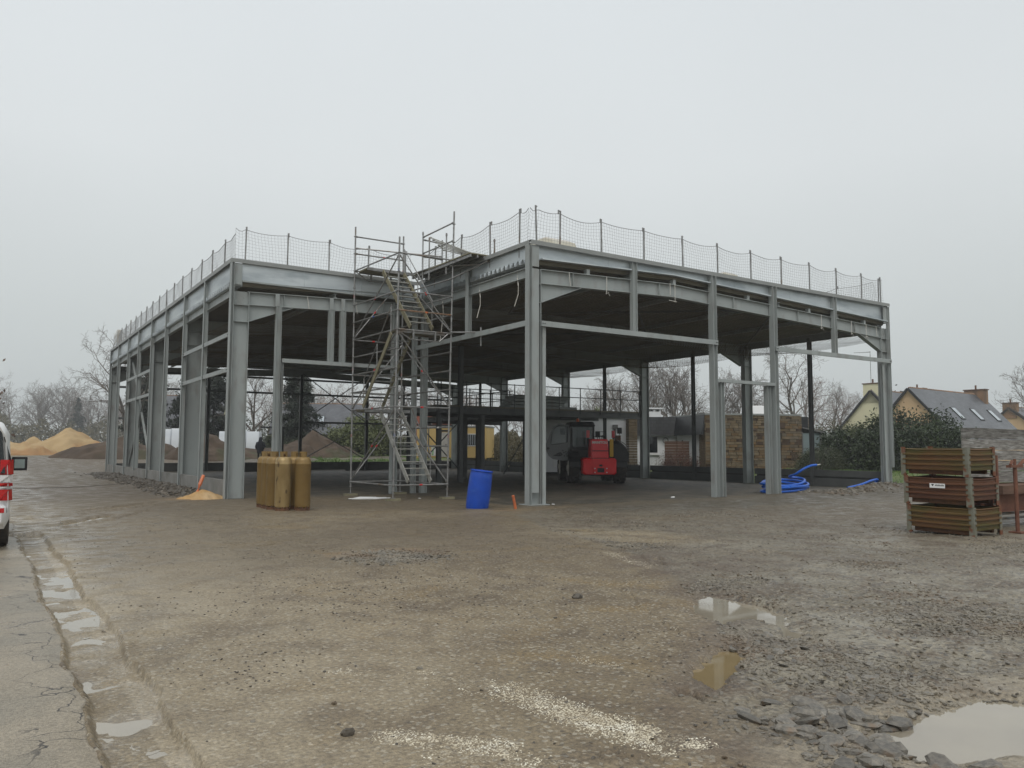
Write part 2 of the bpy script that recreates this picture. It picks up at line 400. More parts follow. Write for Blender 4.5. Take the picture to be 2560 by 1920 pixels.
def ground_height(x, y):
    rough = ss(-.25, .35, np.interp(x, BX, BY) - y)
    rough = np.where(x < 3.0, 0, rough)
    far = ss(60, 20, np.hypot(x, y))
    n1 = fbm(x, y, 2.6, 3, 3); n2 = fbm(x, y, .5, 3, 21); n3 = fbm(x, y, .11, 3, 41)
    cl = np.abs(fbm(x+.3*n2, y*1.6, .22, 3, 61))
    yard = .016*n1 + .006*n2 + .004*n3
    mud = .05*n1 + .03*n2 + .030*(.28-cl) + .014*n3
    gr = .05*fbm(x, y, 6, 3, 5)*ss(30, 60, np.hypot(x, y))
    z = zbase(x, y) + far*(yard*(1-rough) + mud*rough) + gr
    # rut along the edge between yard and mud
    # shallow drain along the asphalt edge
    wob = .06*fbm(x*0, y, .9, 4, 71) + .035*fbm(x*0, y, .21, 3, 72)
    ch = ss(.60+wob, .66+wob, x)*ss(1.045+wob*1.3, 1.015+wob*1.3, x)*ss(21, 16, y)
    z = z - ch*(.060 + .012*fbm(x, y, .3, 3, 77))
    under = ss(.60+wob, .56+wob, x)*ss(26, 22, y)*ss(-9, -7, x)
    z = z - .05*under
    for cx, cy, a, b, hd, dep, lv in PUD:
        if dep == 0: continue
        c, s = math.cos(R(hd)), math.sin(R(hd))
        u, v_ = ((x-cx)*c + (y-cy)*s)/a, (-(x-cx)*s + (y-cy)*c)/b
        na_ = .30 if a < .4 else (.55 if b < .25 else .34)
        d = np.sqrt(u*u+v_*v_) + na_*fbm(x, y, .35, 4, 91) + .6*na_*fbm(x, y, .09, 3, 95)
        dm = ss(1.30, .72, d)
        z = z*(1-dm) + (lv - .025 + .012*n2)*dm
        z = np.where((d > 1.05) & (d < 2.6), np.maximum(z, lv - .006 + .05*ss(1.05, 1.45, d) + .008*n2), z)
    return z, rough, ch

def polar():
    a_f = np.linspace(-43, 43, 800); a_b = np.linspace(43, 317, 92)[1:-1]
    ang = np.radians(np.concatenate([a_f, a_b])) + YAW
    r = np.concatenate([[.25, .6, .9, 1.2], np.geomspace(1.5, 36, 500), np.geomspace(36.6, 620, 70)])
    return ang, r
ang, rad = polar()
AA, RR = np.meshgrid(ang, rad)
gx, gy = RR*np.sin(AA), RR*np.cos(AA)
gzv, rough, chan = ground_height(gx, gy)
na, nr = len(ang), len(rad)
verts = np.stack([gx.ravel(), gy.ravel(), gzv.ravel()], 1)
idx = np.arange(na*nr).reshape(nr, na); nxt = np.roll(idx, -1, 1)
quads = np.stack([idx[:-1], idx[1:], nxt[1:], nxt[:-1]], -1).reshape(-1, 4)[:, ::-1]
verts = np.vstack([verts, [[0, 0, 0]]])

def attr_nodes(n, name):
    a = n.new('ShaderNodeAttribute'); a.attribute_name = name; return a.outputs['Fac']
def ground_material():
    m = bpy.data.materials.new('muddy_ground'); m.use_nodes = True
    n, l = m.node_tree.nodes, m.node_tree.links; b = n['Principled BSDF']
    t = n.new('ShaderNodeTexCoord')
    def noise(s, det=5, dist=0, vec=None):
        z = n.new('ShaderNodeTexNoise'); z.inputs['Scale'].default_value = s; z.inputs['Detail'].default_value = det
        z.inputs['Distortion'].default_value = dist; l.new(vec or t.outputs['Object'], z.inputs['Vector']); return z.outputs[0]
    def mapr(v, a, b_, c=0, d=1):
        q = n.new('ShaderNodeMapRange'); l.new(v, q.inputs[0])
        for k_, val in zip(('From Min','From Max','To Min','To Max'), (a, b_, c, d)): q.inputs[k_].default_value = val
        return q.outputs[0]
    def mix(f, a, b_, bt='MIX'):
        x = n.new('ShaderNodeMix'); x.data_type = 'RGBA'; x.blend_type = bt
        if isinstance(f, float): x.inputs['Factor'].default_value = f
        else: l.new(f, x.inputs['Factor'])
        for nm, c in (('A', a), ('B', b_)):
            if isinstance(c, tuple): x.inputs[nm].default_value = (*c, 1)
            else: l.new(c, x.inputs[nm])
        return x.outputs['Result']
    def mul(a, b_, op='MULTIPLY'):
        x = n.new('ShaderNodeMath'); x.operation = op
        for i, c in enumerate((a, b_)):
            if isinstance(c, (int, float)): x.inputs[i].default_value = c
            else: l.new(c, x.inputs[i])
        return x.outputs[0]
    big, med, fine = noise(.35, 5), noise(1.7, 6, .6), noise(38, 4)
    yard = mix(mapr(big, .36, .62), (.175,.134,.076), (.235,.186,.114))
    yard = mix(mapr(med, .44, .66), yard, (.13,.096,.056))
    yard = mix(mapr(noise(.9, 5, 1.), .56, .68, 0, .7), yard, (.21,.145,.06))
    vo = n.new('ShaderNodeTexVoronoi'); vo.inputs['Scale'].default_value = 42; l.new(t.outputs['Object'], vo.inputs['Vector'])
    sp = n.new('ShaderNodeSeparateColor'); l.new(vo.outputs['Color'], sp.inputs[0])
    yard = mix(mul(mapr(sp.outputs[0], .86, .9), .55), yard, (.42,.39,.32))
    yard = mix(mul(mapr(sp.outputs[1], .92, .95), .6), yard, (.055,.045,.035))
    yard = mix(mapr(fine, .3, .7, 0, .28), yard, (.09,.078,.062))
    mv = n.new('ShaderNodeTexVoronoi'); mv.inputs['Scale'].default_value = 30; l.new(t.outputs['Object'], mv.inputs['Vector'])
    sp2 = n.new('ShaderNodeSeparateColor'); l.new(mv.outputs['Color'], sp2.inputs[0])
    mudc = mix(mapr(big, .4, .6), (.135,.113,.076), (.225,.20,.15))
    mudc = mix(mapr(med, .42, .64), mudc, (.10,.074,.048))
    mudc = mix(mul(mapr(sp2.outputs[0], .6, .75), .5), mudc, (.27,.248,.20))
    mudc = mix(mul(mapr(sp2.outputs[1], .74, .82), .55), mudc, (.06,.058,.055))
    c = mix(attr_nodes(n, 'rough'), yard, mudc)
    c = mix(mul(attr_nodes(n, 'mudred'), mapr(med, .3, .6, .4, 1)), c, (.10,.073,.052))
    c = mix(mul(attr_nodes(n, 'silt'), mapr(med, .3, .7, 1, .5)), c, (.30,.255,.185))
    c = mix(mul(attr_nodes(n, 'sandm'), mapr(med, .3, .6, .3, 1)), c, (.36,.22,.10))
    c = mix(attr_nodes(n, 'fill_shade'), c, mix(mapr(med, .4, .65), (.050,.045,.034), (.082,.074,.058)))  # dark gravel, with the shade under the roof painted into its colour
    c = mix(mul(attr_nodes(n, 'pale'), mapr(med, .3, .65, .75, .35)), c, (.37,.315,.225))
    c = mix(mul(attr_nodes(n, 'damp'), mapr(med, .3, .7, 1, .55)), c, mix(mapr(noise(5, 6, .8), .38, .62), (.088,.066,.041), (.125,.098,.064)))
    gv = n.new('ShaderNodeHueSaturation'); l.new(c, gv.inputs['Color'])
    l.new(mul(mapr(noise(33, 7), .25, .75, .62, 1.40), mapr(noise(110, 3), .2, .8, .72, 1.28)), gv.inputs['Value']); c = gv.outputs[0]
    gr = mix(mapr(noise(.6, 6), .36, .6), (.06,.10,.018), (.115,.145,.035))
    gr = mix(mapr(noise(9, 4), .45, .7, 0, .6), gr, (.05,.05,.02))
    c = mix(attr_nodes(n, 'grassm'), c, gr)
    wv = n.new('ShaderNodeTexVoronoi'); wv.inputs['Scale'].default_value = 68; l.new(t.outputs['Object'], wv.inputs['Vector'])
    wf = mul(attr_nodes(n, 'white'), mapr(noise(11, 6), .32, .58, .15, 1.5))
    wf = mul(mul(wf, mapr(wv.outputs['Distance'], .60, .12), 'MULTIPLY'), mapr(noise(70, 3), .38, .5), 'MULTIPLY')
    c = mix(mapr(wf, .12, .7, 0, .7), c, (.52,.46,.34))
    l.new(c, b.inputs['Base Color'])
    wet = mul(attr_nodes(n, 'wetm'), mapr(noise(2.6, 5, .5), .36, .62))
    ro = mapr(wet, 0, 1, .66, .15)
    l.new(ro, b.inputs['Roughness'])
    b.inputs['Specular IOR Level'].default_value = .45
    bp = n.new('ShaderNodeBump'); bp.inputs['Distance'].default_value = .016
    l.new(mapr(wet, 0, 1, .85, .16), bp.inputs['Strength'])
    hh = mul(mul(noise(60, 4), 1., 'MULTIPLY'), mul(noise(18, 5), 1.4), 'ADD')
    hh = mul(hh, mul(vo.outputs['Distance'], -.5), 'ADD')
    l.new(hh, bp.inputs['Height']); l.new(bp.outputs[0], b.inputs['Normal'])
    return m
M['ground'] = ground_material()
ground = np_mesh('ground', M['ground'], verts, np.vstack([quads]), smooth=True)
# close the small hole under the camera
tag(ground, kind='structure')

def seg(px, py, pts, wd):
    d = np.full(np.shape(px), 9e9)
    for (x0, y0), (x1, y1) in zip(pts[:-1], pts[1:]):
        dx, dy = x1-x0, y1-y0; t = np.clip(((px-x0)*dx + (py-y0)*dy)/(dx*dx+dy*dy), 0, 1)
        d = np.minimum(d, np.hypot(px-x0-t*dx, py-y0-t*dy))
    return ss(wd, wd*.25, d)
X, Y = verts[:, 0], verts[:, 1]
wn = fbm(X, Y, .45, 4, 131); wb = fbm(X, Y, 3.5, 4, 151)
ell = lambda cx, cy, a, b: ss(1.15, .75, np.hypot((X-cx)/a, (Y-cy)/b) + .5*wn)
rgh = np.append(rough.ravel(), 0)
rgh = np.maximum(rgh*ss(-.5, .1, wb+.25), ell(5.2, 11.1, .9, .85))
XL_ = 6.4
inside = ((X > 6.6) & (X < 31.3) & (Y > 26.5) & (Y < 55.2)) | ((X > 13.3) & (X < 31.3) & (Y > 19.2) & (Y < 27))
rgh = np.where(inside, .85, rgh)
rgh = np.where(Y > 30, np.maximum(rgh, .5), rgh)
A = {}
fl_ = ((X > XL_) & (X < 31.6) & (Y > 26.0) & (Y < 55.6)) | ((X > 12.6) & (X < 31.6) & (Y > 18.6) & (Y < 27))  # roofed floor, where painted shade darkens the gravel colour
A['fill_shade'] = np.where(fl_, np.clip(.85 + .9*wn, .35, 1), 0) + np.where(~fl_ & (Y > 17.9) & (Y < 26.2) & (X > 9.3), .5*ss(-.1, .25, wn + (Y-20)*.06), 0)
A['fill_shade'] = np.maximum(A['fill_shade'], np.where(~fl_ & (X > 12.2), .62*ss(12.8, 16.8, Y + 1.6*wn + .5*wb)*ss(12.2, 14.5, X + wn), 0))
A['rough'] = np.clip(rgh, 0, 1)
A['mudred'] = np.clip(ell(8.9, 8.2, 1.6, 1.1)*.45 + seg(X, Y, [(3.3,2.7),(3.85,3.86),(5,4.5),(6.2,5.6),(8.4,9)], .45)*.5 +
                      seg(X, Y, [(0,34),(4,33)], 9)*ss(22, 30, Y)*.95 + ss(50, 62, Y)*.6*(X < 32), 0, 1)
A['white'] = np.clip((seg(X, Y, [(2.72,5.1),(2.98,4.6),(3.08,3.9),(3.21,3.2)], .21)*(.55+.5*ss(5, 3.4, Y))) + seg(X, Y, [(1.98,4.2),(2.2,3.95),(2.42,3.74)], .17) +
                     seg(X, Y, [(2.1,3.75),(2.3,3.55),(2.55,3.3)], .17)*.7 + seg(X, Y, [(2.2,5.6),(2.45,5.3)], .10)*.5 +
                     seg(X, Y, [(3.9,4.9),(3.95,4.6)], .16)*.35 + seg(X, Y, [(8.2,9.6),(7.7,8.2)], .14)*.35 + seg(X, Y, [(5.3,11.6),(5.6,11.4)], .2)*.6, 0, 1.3)
A['sandm'] = np.clip(ell(5.75, 26.75, 1.3, .9)*.8 + ell(5.1, 11.6, .9, .4)*.35 + ell(6, 88, 9, 9)*ss(70, 80, Y)*.8 + ell(12.2, 17.9, 1.5, .5)*.25, 0, 1)
A['pale'] = ss(4.6, 1.6, X)*ss(24, 14, Y)*(X > .9)*np.clip(.7+.8*wb, 0, 1)
A['damp'] = np.clip((ss(7.5, 15, Y + .9*wn)*.75 + .35*ss(5, 10, X)*ss(5, 9, Y))*(.72+1.1*wb)*ss(.9, 1.6, X + .5*(Y > 22)*9) + .75*ss(24, 32, Y)*(X < 6.2), 0, .92)*(1-np.clip(A['fill_shade'], 0, 1))
A['silt'] = np.clip(np.append(chan.ravel(), 0)*.35 + ell(5.0, 2.5, 1.5, .7)*.6, 0, 1)
gm = ss(31.5, 31.8, X + .25*wn)*ss(60, 46, Y)*ss(14, 16, Y) + ss(32, 35, X)*ss(8, 14, Y)*(Y <= 16)
gm = gm + ss(57, 60, Y)*ss(80, 74, Y)*(X > 19)*(wb > -.12) + ss(95, 100, np.hypot(X, Y)) + ss(73, 75, Y)*ss(80, 78, Y)*(X < 9)*(wb > -.2)*.8
A['grassm'] = np.clip(gm, 0, 1)
A['wetm'] = np.clip(.25 + .65*ss(2.6, .9, X)*ss(3, 9, Y) + .4*ss(9, 14, Y)*ss(26, 20, Y)*ss(7, 3, X) + 1.2*np.append(chan.ravel(), 0) + .32*A['rough'] + .5*wn + .12*ss(20, 30, Y)*(X < 6), 0, 1)*(1-A['grassm'])
A['wetm'] = np.where(inside, .12, A['wetm'])
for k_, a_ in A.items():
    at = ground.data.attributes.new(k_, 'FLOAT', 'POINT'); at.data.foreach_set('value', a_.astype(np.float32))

# worn asphalt lane with a broken edge beside the drain
def asphalt():
    xs = np.concatenate([np.linspace(-7, -1.5, 24), np.linspace(-1.45, .62, 120)]); ys = np.geomspace(1.6, 26, 420)
    GX, GY = np.meshgrid(xs, ys)
    edge = .60 + .06*fbm(GY*0, GY, .9, 4, 71) + .035*fbm(GY*0, GY, .21, 3, 72) + .03*fbm(GX*0+3, GY, .12, 3, 5) - .25*ss(21, 26, GY)
    t = ss(.0, .62, GX); GX2 = np.where(GX > -1.45, -1.45 + (GX+1.45)*(edge+1.45)/(.62+1.45), GX)
    z = .004 + .012*fbm(GX2, GY, 1.7, 3, 203) + .003*fbm(GX2, GY, .08, 2, 205) - .02*ss(.12, 0, edge-GX2)*(.5+fbm(GX2, GY, .3, 2, 9)) - .05*ss(23, 26, GY)
    v_ = np.stack([GX2, GY, z], -1); h, w_ = GX.shape
    v_ = np.concatenate([v_, np.stack([GX2[:, -1:]+.012, GY[:, -1:], z[:, -1:]-.06], -1)], 1); w_ += 1
    i_ = np.arange(h*w_).reshape(h, w_)
    q = np.stack([i_[:-1,:-1], i_[:-1,1:], i_[1:,1:], i_[1:,:-1]], -1).reshape(-1, 4)
    m = pm('worn_asphalt', (.245,.21,.155), (.305,.262,.195), .9, .45, 0, .45, 120, c3=(.225,.20,.155), scale3=.8, ramp3=(.45,.6), rough2=.24)
    n, l = m.node_tree.nodes, m.node_tree.links; b = n['Principled BSDF']
    src = b.inputs['Base Color'].links[0].from_socket
    t_ = [x for x in n if x.type == 'TEX_COORD'][0]
    vo = n.new('ShaderNodeTexVoronoi'); vo.inputs['Scale'].default_value = 90; l.new(t_.outputs['Object'], vo.inputs['Vector'])
    s_ = n.new('ShaderNodeSeparateColor'); l.new(vo.outputs['Color'], s_.inputs[0])
    q2 = n.new('ShaderNodeMapRange'); q2.inputs['To Min'].default_value = .72; q2.inputs['To Max'].default_value = 1.28; l.new(s_.outputs[0], q2.inputs[0])
    h_ = n.new('ShaderNodeHueSaturation'); l.new(src, h_.inputs['Color']); l.new(q2.outputs[0], h_.inputs['Value'])
    # a few open cracks near the broken edge
    cv = n.new('ShaderNodeTexVoronoi'); cv.feature = 'DISTANCE_TO_EDGE'; cv.inputs['Scale'].default_value = 1.9
    wz = n.new('ShaderNodeTexNoise'); wz.inputs['Scale'].default_value = 3; wz.inputs['Detail'].default_value = 4; l.new(t_.outputs['Object'], wz.inputs['Vector'])
    ad = n.new('ShaderNodeMixRGB'); ad.blend_type = 'ADD'; ad.inputs[0].default_value = .35; l.new(t_.outputs['Object'], ad.inputs[1]); l.new(wz.outputs['Color'], ad.inputs[2])
    l.new(ad.outputs[0], cv.inputs['Vector'])
    cr = n.new('ShaderNodeMapRange'); cr.inputs['From Min'].default_value = .004; cr.inputs['From Max'].default_value = .012; l.new(cv.outputs['Distance'], cr.inputs[0])
    sxx = n.new('ShaderNodeSeparateXYZ'); l.new(t_.outputs['Object'], sxx.inputs[0])
    ne = n.new('ShaderNodeMapRange'); ne.inputs['From Min'].default_value = .22; ne.inputs['From Max'].default_value = .36; l.new(sxx.outputs[0], ne.inputs[0])
    fx = n.new('ShaderNodeMapRange'); l.new(ne.outputs[0], fx.inputs[0]); fx.inputs['To Min'].default_value = 1; fx.inputs['To Max'].default_value = .3
    mxx = n.new('ShaderNodeMath'); mxx.operation = 'MAXIMUM'; l.new(cr.outputs[0], mxx.inputs[0])
    inv = n.new('ShaderNodeMath'); inv.operation = 'SUBTRACT'; inv.inputs[0].default_value = 1; l.new(ne.outputs[0], inv.inputs[1]); l.new(inv.outputs[0], mxx.inputs[1])
    dk = n.new('ShaderNodeMix'); dk.data_type = 'RGBA'; dk.inputs['A'].default_value = (.035,.031,.027,1); l.new(h_.outputs[0], dk.inputs['B']); l.new(mxx.outputs[0], dk.inputs['Factor'])
    l.new(dk.outputs['Result'], b.inputs['Base Color'])
    tag(np_mesh('asphalt_road', m, v_.reshape(-1, 3), q, smooth=True), kind='structure')
asphalt()

M['water'] = pm('brown_puddle_water', (.25,.19,.10), (.215,.165,.09), 1.2, .02, spec=1.0)
M['water2'] = pm('silty_sky_tint_water', (.30,.265,.20), (.25,.22,.17), 1.5, .03, spec=1.0)  # silt tone lightened in the colour to imitate reflected white sky
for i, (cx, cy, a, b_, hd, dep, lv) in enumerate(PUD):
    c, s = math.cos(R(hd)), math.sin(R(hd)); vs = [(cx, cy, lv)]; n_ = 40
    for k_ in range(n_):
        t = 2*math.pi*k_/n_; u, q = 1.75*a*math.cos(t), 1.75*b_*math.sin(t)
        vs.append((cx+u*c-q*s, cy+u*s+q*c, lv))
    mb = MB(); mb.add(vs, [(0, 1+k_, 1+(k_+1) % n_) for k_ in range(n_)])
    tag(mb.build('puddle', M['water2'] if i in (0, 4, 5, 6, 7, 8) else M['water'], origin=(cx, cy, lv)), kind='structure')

# loose stone: slate chips large enough to pick out, the rest as gravel
def rock_proto(seed):
    r_ = np.random.default_rng(seed); n_ = 7
    vs = []; sx_, sy_, sz_ = 1, r_.uniform(.55,.85), r_.uniform(.22,.4)
    for z_, k_ in ((-.5, .85), (.12, 1.), (.5, .72)):
        for i in range(n_):
            t = 2*math.pi*i/n_ + r_.uniform(-.25,.25); q = k_*r_.uniform(.78,1.08)*.5
            vs.append((sx_*q*math.cos(t), sy_*q*math.sin(t), sz_*(z_ + r_.uniform(-.12,.12))))
    fs = []
    for k_ in range(2): fs += [(k_*n_+i, k_*n_+(i+1) % n_, (k_+1)*n_+(i+1) % n_, (k_+1)*n_+i) for i in range(n_)]
    fs += [tuple(range(n_-1,-1,-1)), tuple(range(2*n_, 3*n_))]
    return vs, fs
protos = [rock_proto(i) for i in range(9)]
stone_me = []
for vs, fs in protos:
    me = bpy.data.meshes.new('stone'); me.from_pydata(vs, [], fs); me.materials.append(M['stone']); stone_me.append(me)
def gz_at(xs, ys):
    return ground_height(np.asarray(xs, float), np.asarray(ys, float))[0]
def stone_field(n_, fn):
    pts = []
    while len(pts) < n_:
        x = rng.uniform(-.2, 16, 4000); y = rng.uniform(1.8, 24, 4000)
        k_ = rng.random(4000) < fn(x, y); pts += list(zip(x[k_], y[k_]))
    return np.array(pts[:n_])
def dens(x, y):
    rg = (np.interp(x, BX, BY) - y > 0) & (x > 3.1)
    q = fbm(x, y, 1.3, 4, 301); d = np.where(rg, ss(-.05, .4, q)*.8 + .03, .0015)
    d = d + 1.0*np.exp(-(((x-3.9)/.45)**2 + ((y-2.72)/.33)**2)) + .5*np.exp(-(((x-7.7)/.9)**2 + ((y-4.2)/.8)**2)) + .5*np.exp(-(((x-5.6)/.8)**2 + ((y-3.3)/.35)**2))
    pd = np.ones_like(x)
    for cx, cy, a, b_, hd, *_ in PUD:
        c, s = math.cos(R(hd)), math.sin(R(hd)); u, v_ = ((x-cx)*c+(y-cy)*s)/a, (-(x-cx)*s+(y-cy)*c)/b_
        pd = np.where(np.hypot(u, v_) < 1.0, 0, pd)
    return d*pd
sl = np.stack([rng.normal(3.95, .42, 400), rng.normal(2.72, .30, 400)], 1)
sl = sl[(np.abs(sl[:, 0]-3.95) < .85) & (np.hypot((sl[:, 0]-3.5)/.32, (sl[:, 1]-2.86)/.36) > 1) & (np.hypot((sl[:, 0]-5.05)/.9, (sl[:, 1]-2.42)/.4) > 1)][:75]
bigp = np.vstack([sl, stone_field(215, lambda x, y: dens(x, y)*ss(11, 4, np.hypot(x, y)))])
zz = gz_at(bigp[:, 0], bigp[:, 1])
for i, ((x, y), z) in enumerate(zip(bigp, zz)):
    o = bpy.data.objects.new('stone', stone_me[i % 9]); col.objects.link(o); o.parent = ground
    near = math.exp(-(((x-3.9)/.55)**2 + ((y-2.72)/.42)**2))
    s_ = min(rng.lognormal(-2.85, .38), .14) if i % 290 >= 75 else float(rng.uniform(.09, .25))
    o.scale = (s_, s_*rng.uniform(.7,1.1), s_*rng.uniform(.5,1.0)); o.location = (x, y, z + s_*.05)
    o.rotation_euler = (rng.normal(0,.2), rng.normal(0,.2), rng.uniform(0,6.3))
def joined_stones(name, pts, smin, smax, m, sink=.05):
    zz = gz_at(pts[:, 0], pts[:, 1]); n_ = len(pts); allv = []; allq = []; off = 0
    which = rng.integers(0, 9, n_)
    for k_ in range(9):
        vs, fs = protos[k_]; vs = np.array(vs); sel = np.where(which == k_)[0]; m_ = len(sel)
        sizes = np.exp(rng.uniform(np.log(smin), np.log(smax), m_)); a = rng.uniform(0, 6.28, m_); tx, ty = rng.normal(0,.25,m_), rng.normal(0,.25,m_)
        ca, sa = np.cos(a)[:, None], np.sin(a)[:, None]
        px, py, pz = vs[:, 0][None], vs[:, 1][None], vs[:, 2][None]
        pz = pz + px*tx[:, None] + py*ty[:, None]
        W = np.stack([(px*ca-py*sa)*sizes[:, None]+pts[sel, 0][:, None], (px*sa+py*ca)*sizes[:, None]+pts[sel, 1][:, None],
                      pz*sizes[:, None]+zz[sel][:, None]+sink*sizes[:, None]], -1).reshape(-1, 3)
        tri = []
        for f in fs:
            for j in range(1, len(f)-1): tri.append((f[0], f[j], f[j+1]))
        tri = np.array(tri); q = (tri[None] + (np.arange(m_)*len(vs))[:, None, None]).reshape(-1, 3) + off
        allv.append(W); allq.append(q); off += len(W)
    return tag(np_mesh(name, m, np.vstack(allv), np.vstack(allq)), kind='stuff')
joined_stones('gravel', stone_field(17000, lambda x, y: dens(x, y)*ss(24, 6, np.hypot(x, y))), .010, .055, M['chip'])
pt = np.stack([rng.normal(5.2, .42, 900), rng.normal(11.0, .42, 900)], 1)
joined_stones('gravel', pt[np.hypot((pt[:,0]-5.2)/.95, (pt[:,1]-11)/.95) < 1], .03, .08, M['chip'])
def lime(x, y):
    q = fbm(x, y, .35, 4, 511) > -.12
    return np.where(q, .9*seg(x, y, [(2.72,5.1),(2.98,4.6),(3.08,3.9),(3.21,3.2)], .24)*(.35+.65*ss(5, 3.4, y)) + .5*seg(x, y, [(1.98,4.2),(2.2,3.95),(2.42,3.74)], .15) + .6*seg(x, y, [(2.1,3.75),(2.3,3.55),(2.55,3.3)], .18) + .15*seg(x, y, [(2.2,5.6),(2.45,5.3)], .12) + .1*seg(x, y, [(8.2,9.6),(7.7,8.2)], .18) + .1*seg(x, y, [(3.9,4.9),(3.95,4.6)], .16), 0)
lp = []
while len(lp) < 5200:
    x, y = rng.uniform(1.8, 8.6, 60000), rng.uniform(2.9, 10, 60000); k_ = rng.random(60000) < lime(x, y); lp += list(zip(x[k_], y[k_]))
joined_stones('limestone_chips', np.array(lp[:5200]), .005, .021, pm('limestone_chip', (.66,.61,.48), (.48,.42,.31), 3, .7, c3=(.74,.71,.60), scale3=6), -.12)
cl = stone_field(3200, lambda x, y: np.where((x > 1.1) & ((np.interp(x, BX, BY)-y < 0) | (x < 3)), ss(-.2, .4, fbm(x, y, 1.5, 3, 5))*.8+.05, .0)*ss(26, 3, np.hypot(x, y)))
joined_stones('mud_clods', cl, .006, .035, M['mud'])
bm_ = np.stack([rng.normal(5.75, .30, 1500), rng.uniform(28, 54, 1500)], 1)
joined_stones('rubble', bm_, .05, .26, M['mud'])
bm_ = np.stack([rng.uniform(25, 33, 900), rng.normal(18.0, .5, 900)], 1)
joined_stones('rubble', bm_, .04, .2, M['chip'])
o = MB(); vs, fs = protos[3]; o.add([(1.78+p[0]*.085, 4.34+p[1]*.085, .015+p[2]*.17) for p in vs], fs)
tag(o.build('stone', M['mud'], origin=(1.78,4.34,0)), 'single dark stone lying alone on the bare yard in the left foreground', 'stone')
o = MB(); vs, fs = protos[5]; o.add([(5.44+p[0]*.14, 6.92+p[1]*.16, .01+p[2]*.16) for p in vs], fs)
tag(o.build('mud_clod', M['mud'], origin=(5.44,6.92,0)), 'lone crumbly lump of mud on the yard left of the puddle', 'mud')

# ------------------------------------------------------------------ steel frame building
XL, XR, XM = 6.46, 31.45, 13.15
YF, Y1, Y2, Y3, Y4, YB = 18.94, 26.18, 33.48, 40.8, 48.1, 55.4
ZT = 7.74
def zr(x): return 7.43 - .0345*abs(x-19)            # top edge of the roof deck
bld = tag(empty('steel_frame_building', (XL, YF, 0)), 'unfinished grey steel frame building with flat roof deck and open sides', 'building')
st, dst = M['steel'], M['dsteel']
def rafter(y, x0, x1, m, haunch=(True, True), d=.44, w=.2, haunch_d=.55):
    pts = [x0] + ([19] if x0 < 19 < x1 else []) + [x1]
    mb = MB()
    for a, b in zip(pts[:-1], pts[1:]):
        mb.ib((a, y, zr(a)-.53), (b, y, zr(b)-.53), d, w, (0,0,1))
    x = x0 + 1.2
    while x < x1-1: 
        mb.box(x-.006, x+.006, y-.09, y+.09, zr(x)-.74, zr(x)-.32); x += 3.6
    mb.build('rafter', m, bld)
    for e, s in ((x0, 1), (x1, -1)):
        if not haunch[0 if s == 1 else 1]: continue
        q = MB(); a, L_ = e, 1.5
        q.prism([(a, y-.006, zr(a)-.74), (a, y-.006, zr(a)-.76-haunch_d), (a+s*L_, y-.006, zr(a+s*L_)-.76)], (0,.012,0))
        q.bar((a, y, zr(a)-.76-haunch_d), (a+s*L_, y, zr(a+s*L_)-.76), .2, .018, (0,0,1))
        q.build('haunch', m, bld)
def column(x, y, d=.5, w=.22, z0=-.1, z1=None, m=None, name='column'):
    mb = MB(); z1 = z1 if z1 is not None else zr(x)-.31
    mb.ib((x, y, z0), (x, y, z1), d, w, (1,0,0), .02, .014)
    if d > .35:
        for zz_ in (zr(x)-.76-.55, zr(x)-.76): mb.box(x-d/2+.02, x+d/2-.02, y-w/2+.01, y+w/2-.01, zz_-.008, zz_+.008)
    return mb.build(name, m or st, bld)
# frames across the building
rafter(YF+.12, XM+.45, XR-.45, st)
for y in (Y1+.14, Y2, Y3, Y4, YB-.1):
    rafter(y, XL+.55, XR-.5, st)
column(XM+.22, YF+.12, .42); column(XR-.25, YF+.12, .45)
column(XL+.32, Y1+.13, .56)
for y in (Y2, Y3, Y4): column(XL+.40, y, .64)
column(XL+.32, YB-.12, .5)
for y in (Y1, Y2, Y3, Y4): column(XR-.28, y, .52, .24)
column(XR-.25, YB-.12, .5)
column(12.32, Y1+.13, .22, .22); column(13.10, Y1+.10, .16, .16); column(13.48, Y1+.05, .22, .2)
# slim posts on the outer faces
def post(x, y, z0, z1, wx=.11, wy=.12, m=None, name='post'):
    mb = MB(); 
    if wx <= wy+.06: mb.ib((x, y, z0), (x, y, z1), wx, wy, (1,0,0), .012, .01)
    else: mb.ib((x, y, z0), (x, y, z1), wy, wx, (0,1,0), .012, .01)
    return mb.build(name, m or st, bld)
LP = [29.82, 33.30, 37.12, 40.62, 44.45, 47.92, 51.75]
for i, y in enumerate(LP):
    post(XL+.04, y, -.05 if i not in (4,) else .5, 7.62, .16, .13)
post(XL+.03, Y1+.03, -.1, 7.6, .1, .24); post(XL+.05, YB-.02, -.1, 7.6, .14, .14)
post(XM-.03, YF-.0, -.1, 7.6, .12, .20)
for x0, x1, y0, y1, z0 in ((XL+.10, XL+.335, Y1-.0, Y1+.03, 6.9), (XR-.34, XR-.10, YF-.03, YF+.0, 6.9), (XR-.10, XR-.06, YF+.04, YF+.3, 6.9)):
    mb = MB(); mb.box(x0, x1, y0, y1, z0, 7.6); mb.build('corner_plate', st, bld)
mb = MB(); mb.box(XM+.05, XM+.30, YF-.055, YF-.035, 6.96, 7.6); mb.box(XM+.05, XM+.30, YF-.055, YF-.035, .35, 6.9); mb.build('corner_plate', st, bld)
mb = MB(); mb.ib((XM+.50, YF+.02, -.1), (XM+.50, YF+.02, 5.2), .12, .12, (0,1,0)); mb.build('door_post', st, bld)
mb = MB(); mb.box(XM-.1, XM+.62, YF-.16, YF+.4, -.05, .018); mb.build('base_plate', st, bld)
